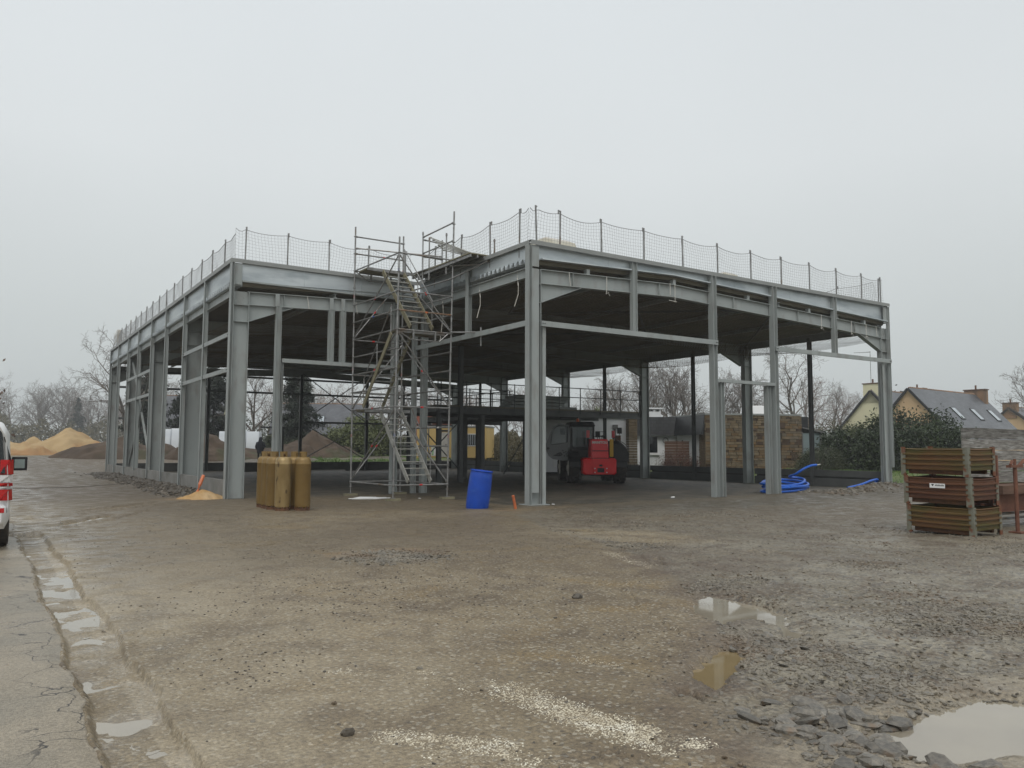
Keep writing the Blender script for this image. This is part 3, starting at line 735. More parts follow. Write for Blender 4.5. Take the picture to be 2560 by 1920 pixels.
mb = MB(); mb.ib((XR-.48, YF+.02, -.1), (XR-.48, YF+.02, 5.2), .12, .14, (0,1,0)); mb.build('door_post', st, bld)
post(XR-.02, YF-.02, .9, 7.6, .12, .10)
for x in (20.84, 24.05): post(x, YF-.02, -.1, 7.6, .2, .22)
for x in (17.22, 27.75): post(x, YF+.0, 5.34, 7.6, .19, .16, name='stub_post')
for x in (21.22, 23.68): post(x, YF+.02, -.1, 3.92, .17, .2, name='door_jamb')
def rail(p, q, h=.16, t=.07, m=None, name='rail'):
    mb = MB(); mb.bar(p, q, t, h); return mb.build(name, m or st, bld)
rail((XM+.36, YF-.10, 5.28), (20.98, YF-.10, 5.28)); rail((24.05, YF-.10, 5.30), (XR-.02, YF-.10, 5.30))
rail((20.95, YF-.06, 3.98), (24.0, YF-.06, 3.98), .11, .12, name='lintel')
rail((XM-.03, YF+.08, 5.28), (XM-.03, Y1, 5.28)); post(XM+.02, 22.5, 5.36, 7.55, .14, .2, name='stub_post')
for a, b in ((Y1+.1, Y2-.2), (Y3-.15, Y4-.2)):
    for z in (5.27, 4.12): rail((XL+.02, a, z), (XL+.02, b, z), .14, .06)
# left front bay
post(8.03, Y1+.05, -.1, zr(8)-.74, .17, .2); post(8.19, Y1+.05, -.1, 4.5, .06, .16, name='door_jamb')
for x in (9.86, 10.28): post(x, Y1+.05, 4.56, zr(9.9)-.74, .17, .2, name='stub_post')
for x in (7.98, 9.86, 10.28): 
    mb = MB(); mb.box(x-.07, x+.07, Y1+.02, Y1+.04, zr(x)-.73, zr(x)-.33); mb.build('stiffener', st, bld)
rail((8.16, Y1+.0, 4.51), (12.2, Y1+.0, 4.51), .13, .14, name='lintel')
# bracing in the left wall, one bay
for a, b in (((Y3+.2, .6), (Y4-.2, 6.3)), ((Y3+.2, 6.3), (Y4-.2, .6))):
    mb = MB(); mb.bar((XL+.25, a[0], a[1]), (XL+.25, b[0], b[1]), .02, .10, (1,0,0)); mb.build('brace', st, bld)
# back wall: slim columns, horizontals and cross bracing
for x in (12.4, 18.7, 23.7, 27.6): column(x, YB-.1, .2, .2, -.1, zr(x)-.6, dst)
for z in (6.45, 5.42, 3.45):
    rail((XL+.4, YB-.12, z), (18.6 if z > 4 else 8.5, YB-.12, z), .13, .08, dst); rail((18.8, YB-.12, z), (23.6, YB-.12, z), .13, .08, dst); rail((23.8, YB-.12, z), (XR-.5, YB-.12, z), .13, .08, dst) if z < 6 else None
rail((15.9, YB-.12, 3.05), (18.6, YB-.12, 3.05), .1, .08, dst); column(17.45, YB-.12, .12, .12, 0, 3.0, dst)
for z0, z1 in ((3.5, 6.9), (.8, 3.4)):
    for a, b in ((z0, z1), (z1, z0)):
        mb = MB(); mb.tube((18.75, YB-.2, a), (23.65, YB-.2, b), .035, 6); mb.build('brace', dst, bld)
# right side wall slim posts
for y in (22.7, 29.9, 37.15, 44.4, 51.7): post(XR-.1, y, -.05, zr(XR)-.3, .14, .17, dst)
# edge beams and purlins along the building
def edge_beam(x, y0, y1, z, d=.30, w=.16, m=None, name='edge_beam'):
    mb = MB(); mb.ib((x, y0, z), (x, y1, z), d, w, (0,0,1)); mb.build(name, m or st, bld)
edge_beam(XM+.10, YF+.25, Y1, zr(XM)-.42, .30); edge_beam(XL+.14, Y1+.25, YB-.2, zr(XL)-.31, .31); edge_beam(XR-.14, YF+.2, YB-.2, zr(XR)-.31, .32)
for x in (17.2, 20.9, 24.5, 28.1): edge_beam(x, YF+.05, YB-.2, zr(x)-.225, .15, .12, name='purlin')
for x in (10.0, 13.5): edge_beam(x, Y1+.05, YB-.2, zr(x)-.225, .15, .12, name='purlin')
for (xa, ya), (xb, yb) in (((17.2, YF), (24.5, Y1)), ((24.5, YF), (17.2, Y1)), ((24.5, YF), (31, Y1)), ((13.6, YF+.2), (17.2, Y1)), ((17.2, Y1), (24.5, Y2)), ((24.5, Y1), (17.2, Y2))):
    mb = MB(); mb.tube((xa, ya+.2, zr(xa)-.42), (xb, yb, zr(xb)-.42), .045, 6); mb.build('roof_brace', dst, bld)
# corrugated roof deck, ribs running across
def deck(x0, x1, y0, y1, m=None):
    xs = [x0, 19, x1] if x0 < 19 < x1 else [x0, (x0+x1)/2, x1]; prof = []; y = y0; p = .25
    while y < y1-p*.5:
        prof += [(y, 0), (y+.05, 0), (y+.09, -.14), (y+.20, -.14), (y+.24, 0)]; y += p
    prof += [(y1, 0)]
    vs, fs = [], []; n_ = len(prof)
    for x in xs: vs += [(x, yy, zr(x)-.005+zz_) for yy, zz_ in prof]
    for k_ in range(2): fs += [(k_*n_+i, k_*n_+i+1, (k_+1)*n_+i+1, (k_+1)*n_+i) for i in range(n_-1)]
    mb = MB(); mb.add(vs, fs); mb.build('roof_deck', m or M['deck'], bld)
deck(XL+.38, XR-.03, Y1+.02, YB-.02); deck(XM+.38, XR-.03, YF+.10, Y1+.02)
deck(XL+.0, XL+.375, Y1+.02, YB-.02, M['galv']); deck(XM+.0, XM+.375, YF+.10, Y1+.02, M['galv'])
for x0, x1, y0, y1 in ((XL+.1, XR-.1, Y1+.12, YB-.1), (XM+.1, XR-.1, YF+.16, Y1+.12)):
    mb = MB()
    for a, b in ((x0, 19), (19, x1)):
        mb.prism([(a, y0, zr(a)+.002), (b, y0, zr(b)+.002), (b, y0, zr(b)+.14), (a, y0, zr(a)+.14)], (0, y1-y0, 0))
    mb.build('roof_membrane', M['dconc'], bld)
# galvanised parapet sheets in lengths, capped with an angle
def fascia(p, q, n_, zb0, zb1, nrm):
    p, q, nrm = Vector((*p, 0)), Vector((*q, 0)), Vector((*nrm, 0))
    for i in range(n_):
        a, b = p.lerp(q, i/n_), p.lerp(q, (i+1)/n_); g = (b-a).normalized()*.004
        a, b = a+g, b-g; za, zb_ = zb0+(zb1-zb0)*i/n_, zb0+(zb1-zb0)*(i+1)/n_
        if callable(zb0): pass
        mb = MB(); mb.prism([a+V(0,0,za), b+V(0,0,zb_), b+V(0,0,7.705), a+V(0,0,7.705)], nrm*-.02)
        mb.build('fascia_panel', M['galv'], bld)
fascia((XL+.34, Y1+.06), (XM-.1, Y1+.06), 3, 7.06, 7.06, (0,-1))
fascia((XL+.09, YB), (XL+.09, Y1+.1), 12, zr(XL)+.0, zr(XL)+.0, (-1,0))
fascia((XM+.09, Y1), (XM+.09, YF+.1), 3, zr(XM)-.02, zr(XM)-.02, (-1,0))
fascia((XM+.36, YF+.08), (19, YF+.08), 2, zr(XM)-.02, zr(19)-.02, (0,-1)); fascia((19, YF+.08), (XR-.1, YF+.08), 4, zr(19)-.02, zr(XR)-.02, (0,-1))
fascia((XR-.09, YF+.1), (XR-.09, YB), 12, zr(XR), zr(XR), (1,0)); fascia((XR-.2, YB-.06), (XL+.2, YB-.06), 8, 7.05, 7.05, (0,1))
def cop(p, q, n_, hor):
    p, q = Vector(p), Vector(q)
    for i in range(n_):
        a, b = p.lerp(q, i/n_), p.lerp(q, (i+1)/n_); g = (b-a).normalized()*.004
        mb = MB(); d = Vector(hor)
        mb.prism([a+g+V(0,0,-.13), b-g+V(0,0,-.13), b-g, a+g], d*.012); mb.prism([a+g+d*.012+V(0,0,-.012), b-g+d*.012+V(0,0,-.012), b-g+d*.012, a+g+d*.012], d*.13)
        mb.build('coping', M['coping'], bld)
cop((XL-.03, Y1-.03, ZT), (XM-.03, Y1-.03, ZT), 1, (0,1,0)); cop((XL-.03, YB+.03, ZT), (XL-.03, Y1-.02, ZT), 5, (1,0,0))
cop((XM-.03, Y1-.04, ZT), (XM-.03, YF-.02, ZT), 1, (1,0,0)); cop((XM-.02, YF-.10, ZT), (24.1, YF-.10, ZT), 1, (0,1,0)); cop((24.1, YF-.10, ZT), (XR+.04, YF-.10, ZT), 1, (0,1,0))
cop((XR+.03, YF, ZT), (XR+.03, YB, ZT), 5, (-1,0,0)); cop((XR, YB+.03, ZT), (XL, YB+.03, ZT), 4, (0,-1,0))
# bright deck trim along the front edge
for a, b in ((XM+.42, 17.1), (17.34, 19), (19, 20.72), (20.98, 23.92), (24.18, 27.64), (27.86, XR-.08)):
    mb = MB(); mb.prism([(a, YF-.07, zr(a)-.035), (b, YF-.07, zr(b)-.035), (b, YF-.07, zr(b)+.005), (a, YF-.07, zr(a)+.005)], (0,.17,0)); mb.build('deck_trim', M['galv'], bld)
mb = MB(); mb.box(XL+.34, XM-.05, Y1-.02, Y1+.10, 7.0, 7.05); mb.build('deck_trim', st, bld)
for x in (19.1, 15.4, 22.8, 26.3, 29.9):
    mb = MB(); mb.box(x-.06, x+.06, YF+.05, YF+.2, zr(x)-.31, zr(x)-.145); mb.build('purlin_cleat', st, bld)
# low precast wall round the frame
def wall(p, q, t, z1, m, z0=-.25, n_=1):
    p, q = Vector((*p, 0)), Vector((*q, 0))
    for i in range(n_):
        a, b = p.lerp(q, i/n_), p.lerp(q, (i+1)/n_); g = (b-a).normalized()*.006
        mb = MB(); mb.bar(a+g+V(0,0,(z0+z1)/2), b-g+V(0,0,(z0+z1)/2), t, z1-z0); mb.build('plinth_panel', m, bld)
wall((XL+.12, Y1+.32), (XL+.12, YB-.05), .16, .58, M['conc'], n_=8)
wall((XL+.5, YB+.05), (XR-.1, YB+.05), .18, .64, M['dconc'], n_=5)
for y0, y1 in ((YF+.4, Y1-.2), (Y1+.2, Y2-.2), (Y2+.2, Y3-.2), (Y3+.2, Y4-.2), (Y4+.2, YB-.2)):
    for z0, z1 in ((-.2, .36), (.44, .72)): wall((XR-.05, y0), (XR-.05, y1), .07, z1, M['dsteel'], z0)
    wall((XR+.10, y0), (XR+.10, y1), .06, .45, M['dconc'], -.2)
def bolts(pts, nrm):
    mb = MB(); n_ = Vector(nrm)
    for p in pts: mb.tube(Vector(p), Vector(p)+n_*.014, .017, 6)
    return mb
for x0, z in ((XM+.42, 5.28), (20.9, 5.28), (24.12, 5.30), (XR-.09, 5.30)):
    for dx in (0, .07): bolts([(x0+dx-.03, YF-.136, z)], (0,-1,0)).build('bolt', M['blk'], bld)
for y in (Y1+.2, 29.82, 33.2, 40.7, 44.45, 47.8):
    for z in (5.27, 4.12):
        for dy in (-.05, .05): bolts([(XL-.012, y+dy, z)], (-1,0,0)).build('bolt', M['blk'], bld)
for x, y in ((XM+.22, YF+.12), (XR-.25, YF+.12), (XL+.32, Y1+.13)):
    for zz_ in (6.12, 6.3, 6.5, 6.7):
        for dx in (-.12, .12): bolts([(x+dx, y-.105 if abs(dx) > .2 else y-.008, zz_)], (0,-1,0)).build('bolt', st, bld)
# tie cords hanging from the rafters
def cord(pts, parent=bld, r_=.012): 
    mb = MB(); mb.path(pts, r_, 4); mb.build('tie_cord', M['rope'], parent)
for x, y, z, k_ in ((14.6, YF-.01, zr(14.6)-.32, 0), (16.1, YF-.0, zr(16.1)-.32, 1), (18.85, YF-.0, zr(18.9)-.3, 2), (26.95, YF, zr(27)-.3, 1), (28.9, YF, zr(28.9)-.3, 1), (29.9, YF, zr(29.9)-.3, 1), (30.6, YF, zr(30.6)-.3, 0), (9.0, Y1+.03, 6.76, 0), (10.75, Y1+.03, 6.76, 0)):
    pts = [(x, y, z), (x+.06 if k_ == 0 else x, y, z-.42)]
    if k_ == 1: pts += [(x-.03, y, z-.56), (x+.06, y, z-.50), (x+.12, y, z-.60)]
    cord(pts)
    if k_ == 2: cord([(x+.22, y, z-.02), (x+.22, y, z-.62)]); cord([(x-.06, y, z-.58), (x+.3, y, z-.6)])
for y, dz in ((21.9, .9), (19.7, .85), (24.4, 1.4)):
    z = 6.75; cord([(XM+.1, y, z+.25), (XM+.1, y+.01, z)]); cord([(XM+.08, y, z), (XM+.05, y-.1, z-.25), (XM+.1, y-.02, z-.5), (XM+.06, y+.12, z-dz)], r_=.018)

# mezzanine inside
mez = 3.62
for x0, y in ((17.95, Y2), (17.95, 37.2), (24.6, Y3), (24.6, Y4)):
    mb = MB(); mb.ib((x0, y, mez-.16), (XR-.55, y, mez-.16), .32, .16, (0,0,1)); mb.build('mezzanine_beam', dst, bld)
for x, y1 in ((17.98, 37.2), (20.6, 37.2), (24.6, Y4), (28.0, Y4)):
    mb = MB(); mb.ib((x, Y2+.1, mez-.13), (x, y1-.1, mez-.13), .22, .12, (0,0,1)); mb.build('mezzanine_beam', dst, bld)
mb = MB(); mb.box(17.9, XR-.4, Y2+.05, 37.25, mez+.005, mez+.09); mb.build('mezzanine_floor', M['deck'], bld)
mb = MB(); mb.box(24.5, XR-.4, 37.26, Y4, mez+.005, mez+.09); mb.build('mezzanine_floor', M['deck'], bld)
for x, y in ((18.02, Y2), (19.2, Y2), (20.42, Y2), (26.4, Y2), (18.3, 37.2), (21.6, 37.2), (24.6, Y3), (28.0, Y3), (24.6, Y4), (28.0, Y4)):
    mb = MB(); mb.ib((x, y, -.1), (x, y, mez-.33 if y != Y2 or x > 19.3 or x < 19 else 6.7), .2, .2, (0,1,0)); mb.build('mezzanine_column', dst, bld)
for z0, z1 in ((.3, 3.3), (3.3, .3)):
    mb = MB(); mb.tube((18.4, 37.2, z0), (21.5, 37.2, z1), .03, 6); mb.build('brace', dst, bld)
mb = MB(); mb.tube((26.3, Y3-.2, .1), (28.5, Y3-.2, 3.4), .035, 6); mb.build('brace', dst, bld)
gr = tag(empty('mezzanine_guardrail', (18.1, Y2, mez+.1)), 'dark tube guardrail with a thin net along the mezzanine floor inside', 'guardrail')
def guard(p, q, n_, h=1.1):
    p, q = Vector(p), Vector(q)
    for i in range(n_+1):
        a = p.lerp(q, i/n_); mb = MB(); mb.tube(a-V(0,0,.25), a+V(0,0,h+.05), .026, 6); mb.build('guardrail_post', dst, gr)
    for z in (h, h*.55):
        mb = MB(); mb.tube(p+V(-.2,0,z), q+V(.2,0,z+.03), .025, 6); mb.build('guardrail_tube', dst, gr)
guard((18.1, Y2-.04, mez+.1), (XR-.7, Y2-.04, mez+.1), 9); guard((17.95, Y2, mez+.1), (17.95, 37.2, mez+.1), 3); guard((18.0, 37.2, mez+.1), (24.5, 37.2, mez+.1), 5); guard((24.55, 37.3, mez+.1), (24.55, Y4, mez+.1), 6)

def net_mesh(name, m, p, q, zlo, zhi, cell, sag, parent, post_pts, r_=.0036, amp=.05, seed=0, loop=True):
    """square knotted net hung from a head rope between posts p..q (2D), strands of real thickness"""
    p, q = np.array(p, float), np.array(q, float); Ln = np.hypot(*(q-p)); d = (q-p)/Ln; nrm = np.array([-d[1], d[0]])
    nu, nv = int(Ln/cell), int((zhi-zlo)/cell)
    tp = np.sort(np.array(post_pts))*Ln
    def surf(u, v_):
        k_ = np.clip(np.searchsorted(tp, u)-1, 0, len(tp)-2); f = np.clip((u-tp[k_])/(tp[k_+1]-tp[k_]), 0, 1)
        sg = sag*(4*f*(1-f))*(.55+.9*hash2(k_.astype(float), k_*0.+seed, 5)); 
        top = zhi - sg; z = zlo + (top-zlo)*v_
        off = amp*(fbm(u, v_*1.2+seed, .8, 2, seed+7) + .7*np.sin(u*2.1+seed)*v_*(1-v_))
        uu = u + .05*fbm(u, v_*2+seed*3, .6, 2, seed+17) + .10*(v_-1)*np.sin(u*1.3+seed)
        return np.stack([p[0]+d[0]*uu+nrm[0]*off, p[1]+d[1]*uu+nrm[1]*off, z], -1)
    vs, qs = [], []; off_ = 0
    def strand(P, rr):
        nonlocal off_
        n_ = len(P); a = np.gradient(P, axis=0); a /= np.linalg.norm(a, axis=1)[:, None]+1e-9
        b1 = np.cross(a, np.array([*nrm, 0])); b2 = np.tile(np.array([*nrm, 0]), (n_, 1))
        ring = [P + rr*(math.cos(t)*b1 + math.sin(t)*b2) for t in (0, 2.094, 4.189)]
        vs.append(np.stack(ring, 1).reshape(-1, 3)); i_ = np.arange(n_-1)*3 + off_
        for j in range(3): qs.append(np.stack([i_+j, i_+(j+1) % 3, i_+3+(j+1) % 3, i_+3+j], -1))
        off_ += n_*3
    for i in range(nu+1):
        v_ = np.linspace(0, 1, 8); strand(surf(np.full(8, i*cell), v_), r_)
    for j in range(nv+1):
        u = np.linspace(0, nu*cell, max(4, nu)); strand(surf(u, np.full(len(u), j/nv)), r_)
    o = np_mesh(name, m, np.vstack(vs), np.vstack(qs), parent)
    vs, qs, off_ = [], [], 0
    u = np.linspace(0, Ln, max(8, nu)); strand(surf(u, np.full(len(u), 1.0)), .012)
    np_mesh('head_rope', M['netdark'], np.vstack(vs), np.vstack(qs), parent)
    return o
def roof_net(label, p, q, ts, hook, zt=8.86, seed=0, h0=7.66):
    root = tag(empty('safety_net', (p[0], p[1], h0)), label, 'safety net', 'safety nets on posts round the roof edge')
    p_, q_ = Vector((*p, 0)), Vector((*q, 0)); hk = Vector((*hook, 0))
    for t in ts:
        a = p_.lerp(q_, t); mb = MB(); mb.bar(a+V(0,0,h0-.3), a+V(0,0,zt)+hk*rng.normal(0,.05), .04, .04, (1,0,0))
        mb.bar(a+V(0,0,zt-.02), a+hk*.09+V(0,0,zt-.02), .03, .03); mb.bar(a+hk*.09+V(0,0,zt+.0), a+hk*.09+V(0,0,zt-.13), .03, .03, (1,0,0)); mb.build('net_post', M['scaf'], root)
    net_mesh('net', M['netdark'], p, q, h0+.02, zt-.09, .105, .10, root, [0]+list(ts)+[1], seed=seed)
net_mesh('net', M['netdark'], (18.0, 37.16), (24.5, 37.16), mez+.12, mez+1.15, .14, .10, gr, [i/5 for i in range(6)], r_=.004, seed=9)
X0 = XM+.1
f_ts = [(x-X0)/(XR-.1-X0) for x in (13.5, 14.35, 16.0, 17.8, 19.6, 21.3, 23.05, 24.75, 26.45, 28.15, 29.85, 31.2)]
roof_net('roof safety net along the long right front edge, nearest the roof skylights', (X0, YF+.12), (XR-.1, YF+.12), f_ts, (-.8,-.3), seed=1)
roof_net('short roof safety net beside the scaffold tower, running back from the front corner', (XM+.1, YF+.2), (XM+.1, Y1-.1), [.07, .31, .58, .85], (0,-.9), seed=2)
roof_net('short roof safety net left of the scaffold over the pale fascia', (XL+.12, Y1+.12), (XM-.2, Y1+.12), [.05, .27, .50, .73, .96], (.3,-.3), seed=3)
roof_net('long roof safety net receding down the left side of the building', (XL+.12, Y1+.12), (XL+.12, YB-.1), [(y-Y1-.12)/(YB-.22-Y1) for y in np.arange(27.7, 55.2, 1.72)], (0,-.9), 8.68, seed=4)
roof_net('roof safety net on the far right side edge, seen end on', (XR-.12, YF+.3), (XR-.12, YB-.1), [.0, .055, .11, .2, .3, .4, .5, .6, .7, .8, .9, 1], (0,-.9), seed=5)
# bundled netting left hanging on the posts and frames
def bundle(name, label, p, h, w_, m, n_=26, seed=0):
    r_ = random.Random(seed); mb = MB()
    for i in range(n_):
        x, y = r_.gauss(0, w_), r_.gauss(0, w_); a = h*r_.uniform(.5, 1)
        mb.path([(p[0]+x*.4, p[1]+y*.4, p[2]), (p[0]+x+r_.gauss(0,w_*.4), p[1]+y+r_.gauss(0,w_*.4), p[2]-a*.5), (p[0]+x*.7, p[1]+y*.7, p[2]-a)], .009, 3)
    tag(mb.build(name, m, origin=p), label, 'net')
bundle('net_bundle', 'bundle of tan netting tied on the roof edge post at the far left end', (XL+.15, 53.2, 8.75), .95, .16, M['rope'], 40, 1)
bundle('net_bundle', 'brown netting hanging in a column bay near the left corner of the building', (XL+.35, 34.6, 6.7), 1.9, .10, M['netbrown'], 30, 2)
bundle('net_bundle', 'tangled brown net end hanging from the third column of the left side', (XL+.35, 41.6, 6.6), 1.7, .13, M['netbrown'], 34, 3)
bundle('net_bundle', 'brown net end hanging beside the second column from the right front corner', (XR-.6, 25.9, 6.6), .75, .08, M['netbrown'], 24, 4)

# debris net slung under the roof
def slung_net():
    vs, qs, off_ = [], [], 0
    def surf(x, y):
        fy = np.interp(y, [YF, Y1, Y2, Y3, Y4, YB], [0,1,2,3,4,5]) % 1.0; fx = ((x-13.2)/3.65) % 1.0
        return np.vectorize(zr)(x) - .80 - .16*4*fy*(1-fy)*.9 - .05*4*fx*(1-fx) - .05*fbm(x, y, 1.1, 3, 400)
    def strand(x, y, rr=.0045):
        nonlocal off_
        P = np.stack([x, y, surf(x, y)], -1); n_ = len(P)
        ring = [P + np.array(o_)*rr for o_ in ((1,0,0), (-.5,.5,.85), (-.5,-.5,-.85))] if abs(x[-1]-x[0]) < .1 else [P + np.array(o_)*rr for o_ in ((0,1,0), (.5,-.5,.85), (-.5,-.5,-.85))]
        vs.append(np.stack(ring, 1).reshape(-1, 3)); i_ = np.arange(n_-1)*3+off_
        for j in range(3): qs.append(np.stack([i_+j, i_+(j+1) % 3, i_+3+(j+1) % 3, i_+3+j], -1))
        off_ += n_*3
    for x in np.arange(XM+.5, XR-.4, .16): strand(np.full(70, x), np.linspace(YF+.22, Y3, 70))
    for y in np.arange(YF+.22, Y3, .16): strand(np.linspace(XM+.5, XR-.4, 50), np.full(50, y))
    for x in np.arange(XL+.7, XM+.5, .15): strand(np.full(60, x), np.linspace(Y1+.3, Y4, 60))
    for y in np.arange(Y1+.3, Y4, .15): strand(np.linspace(XL+.6, XM+.5, 22), np.full(22, y))
    tag(np_mesh('debris_net', M['netbrown'], np.vstack(vs), np.vstack(qs)), 'brown debris net slung in sagging bays under the roof deck', 'net')
slung_net()

# rooflights
def rooflight(x0, x1, y0, y1, z1, label):
    root = tag(empty('rooflight', (x0, y0, 7.3)), label, 'rooflight', 'rooflights on the flat roof')
    mb = MB(); r1 = [(x0,y0,7.4),(x1,y0,7.4),(x1,y1,7.4),(x0,y1,7.4)]; d = .34
    r2_ = [(x0+d,y0+d,z1),(x1-d,y0+d,z1),(x1-d,y1-d,z1),(x0+d,y1-d,z1)]; mb.loft([r1, r2_]); mb.build('kerb', pm('pale_kerb_board', (.64,.62,.53), (.50,.46,.35), 2, .7), root)
    mb = MB(); e_ = .36; mb.loft([[(x0+e_,y0+e_,z1+.003),(x1-e_,y0+e_,z1+.003),(x1-e_,y1-e_,z1+.003),(x0+e_,y1-e_,z1+.003)],[(x0+.5,y0+.5,z1+.10),(x1-.5,y0+.5,z1+.10),(x1-.5,y1-.5,z1+.10),(x0+.5,y1-.5,z1+.10)]]); mb.build('dome', M['cabw'], root)
rooflight(15.3, 17.3, 21.3, 23.2, 8.78, 'pale boxed rooflight standing on the roof near the front corner')
rooflight(25.7, 27.2, 22.6, 24.2, 9.12, 'pale rooflight showing just above the roof edge halfway along the right front')

# ------------------------------------------------------------------ things stored inside the frame
t = tag(empty('decking_stack', (22.3, Y2+.3, mez+.09)), 'stack of grey steel decking sheets lying on the mezzanine floor', 'sheet stack')
for i in range(4):
    mb = MB(); mb.box(22.3+i*.12, 25.6+i*.18 if i else 26.6, Y2+.35, Y2+1.4, mez+.10+i*.17, mez+.10+i*.17+.13); mb.build('sheet', st, t)

# ------------------------------------------------------------------ scaffold stair tower
sca = tag(empty('scaffold_tower', (10.65, 22.7, 0)), 'tall grey tube scaffold stair tower standing in the inner corner of the steel frame', 'scaffold')
SB, SC, SA, SD = (10.65, 22.72), (12.53, 22.68), (10.60, 26.0), (12.44, 25.96)
lean = {SB: .012, SC: .018, SA: 0, SD: .0}
def sp(c, z): return (c[0]+lean[c]*z, c[1], z)
LV = [.47+.6115*i for i in range(15)]
for c, zt in ((SB, 8.32), (SC, 9.46), (SA, 9.38), (SD, 9.31)):
    mb = MB(); mb.tube(sp(c, .36), sp(c, zt), .029, 10)
    for z in LV:
        if z < zt-.2: p = sp(c, z); mb.tube((p[0],p[1],z-.006), (p[0],p[1],z+.006), .06, 8)
    for z in (2.35, 4.4, 6.8): p = sp(c, z); mb.tube((p[0],p[1],z-.05), (p[0],p[1],z+.05), .030, 10)
    o = mb.build('standard', M['scaf'], sca)
    mb = MB(); mb.tube(sp(c, .03), sp(c, .40), .019, 8); mb.tube(sp(c, .30), sp(c, .33), .05, 8); mb.box(c[0]-.075, c[0]+.075, c[1]-.075, c[1]+.075, .075, .085); mb.build('base_jack', M['scaf'], sca)
def tb(name, p, q, r_=.026, m=None): 
    mb = MB(); mb.tube(p, q, r_, 8)
    d = (Vector(q)-Vector(p)).normalized()
    if name != 'tie_tube':
        for c, s in ((Vector(p), 1), (Vector(q), -1)): mb.tube(c+d*s*.03, c+d*s*.10, .034, 6)
    return mb.build(name, m or M['scaf'], sca)
def led(a, b, i, m=None): return tb('ledger', sp(a, LV[i]), sp(b, LV[i]), m=m)
rt_ = pm('rusted_tube', (.26,.13,.06), (.20,.17,.14), 4, .6, .3)
for i in (0, 4, 5, 6, 7, 8, 9, 10, 12): led(SA, SB, i)
for i in (0, 4, 8, 9, 10, 12): led(SB, SC, i, rt_ if i == 9 else None)
for i in (0, 1, 2, 3, 5, 6, 7, 9, 10, 11, 12): led(SC, SD, i)
for i in (0, 4, 5, 6, 8, 12, 13, 14): led(SA, SD, i)
for i0, i1 in ((0, 4), (4, 8), (8, 12)):
    for a, b in ((SA, SB), (SA, SD), (SC, SB), (SC, SD)):
        tb('diagonal_brace', sp(a, LV[i0]+.05), sp(b, LV[i1]-.05), .022)
def band(p, q, t, c, r_=.0268):
    p, q = Vector(p), Vector(q); d = (q-p).normalized(); k_ = p.lerp(q, t)
    mb = MB(); mb.tube(k_-d*.05, k_+d*.05, r_, 8); mb.build('marker_band', M[c], sca)
for a, b, i, t, c in ((SB,SC,0,.5,'red'), (SB,SC,4,.48,'red'), (SB,SC,9,.52,'orange'), (SA,SB,4,.5,'red'), (SA,SB,9,.48,'blue'), (SA,SD,8,.4,'red'), (SC,SD,3,.2,'white'), (SC,SD,2,.62,'white'), (SA,SD,13,.6,'red')):
    band(sp(a, LV[i]), sp(b, LV[i]), t, c)
for a, b, i0, i1, t, c in ((SA,SB,0,4,.5,'red'), (SA,SD,0,4,.5,'red'), (SC,SB,8,12,.5,'red'), (SA,SB,8,12,.5,'red'), (SC,SD,4,8,.55,'red'), (SA,SD,8,12,.42,'red'), (SA,SB,4,8,.52,'red')):
    band(sp(a, LV[i0]+.05), sp(b, LV[i1]-.05), t, c)
for c, z, k_ in ((SA, 6.9, 'red'), (SA, 4.35, 'red'), (SA, 2.05, 'red'), (SB, 7.25, 'blue'), (SB, 4.4, 'blue'), (SB, 2.02, 'blue'), (SC, 2.0, 'red'), (SC, 4.4, 'white'), (SD, 4.25, 'red'), (SD, 8.0, 'red')):
    band(sp(c, z-.1), sp(c, z+.1), .5, k_, .029)
# landings
def landing(x0, x1, y0, y1, z):
    mb = MB(); mb.box(x0, x1, y0, y1, z-.05, z); mb.build('landing', M['ply'], sca)
    for y in (y0, y1):
        mb = MB(); mb.box(x0, x1, y-.02, y+.02, z-.10, z-.001) if False else mb.bar((x0, y, z-.04), (x1, y, z-.04), .04, .1); mb.build('landing_edge', M['scaf'], sca)
landing(10.72, 12.42, 25.22, 25.9, 2.93); landing(10.75, 12.45, 22.80, 23.42, 5.37); landing(10.72, 12.42, 25.2, 25.9, 7.80)
def truss(p, q, z):
    p, q = Vector((*p, z)), Vector((*q, z)); a, b = p.lerp(q, .28), p.lerp(q, .82); dn = V(0,0,-.3)
    mb = MB()
    for s_, e_ in ((p, a+dn), (a+dn, b+dn), (b+dn, q)): mb.tube(s_, e_, .02, 6)
    for t in (.33, .74):
        c = p.lerp(q, t); mb.bar(c, c+dn, .05, .05, (1,0,0))
    mb.build('bridging_truss', M['scaf'], sca)
truss(SB, SC, LV[8]); truss(SA, SD, LV[4]); truss(SA, SD, LV[12]+.0)
# stair flights
def flight(x0, x1, y0, z0, y1, z1, m, mt):
    for x in (x0, x1):
        mb = MB(); mb.bar((x, y0, z0), (x, y1, z1), .035, .16, (0,0,1)); mb.build('stair_stringer', m, sca)
    for i in range(1, 11):
        t = i/11; y, z = y0+(y1-y0)*t, z0+(z1-z0)*t
        mb = MB(); mb.box(x0+.02, x1-.02, y-.06, y+.06, z-.015, z+.015); mb.build('stair_tread', mt, sca)
    for x in ((x1,) if x1 > 11.5 else (x0,)):
        mb = MB(); mb.tube((x, y0, z0+.9), (x, y1, z1+.9), .018, 6)
        for t in (.02, .5, .98): mb.tube((x, y0+(y1-y0)*t, z0+(z1-z0)*t), (x, y0+(y1-y0)*t, z0+(z1-z0)*t+.9), .016, 6)
        mb.build('stair_handrail', M['scaf'], sca)
flight(11.28, 12.08, 22.95, .56, 25.15, 2.84, M['alu'], M['alu'])
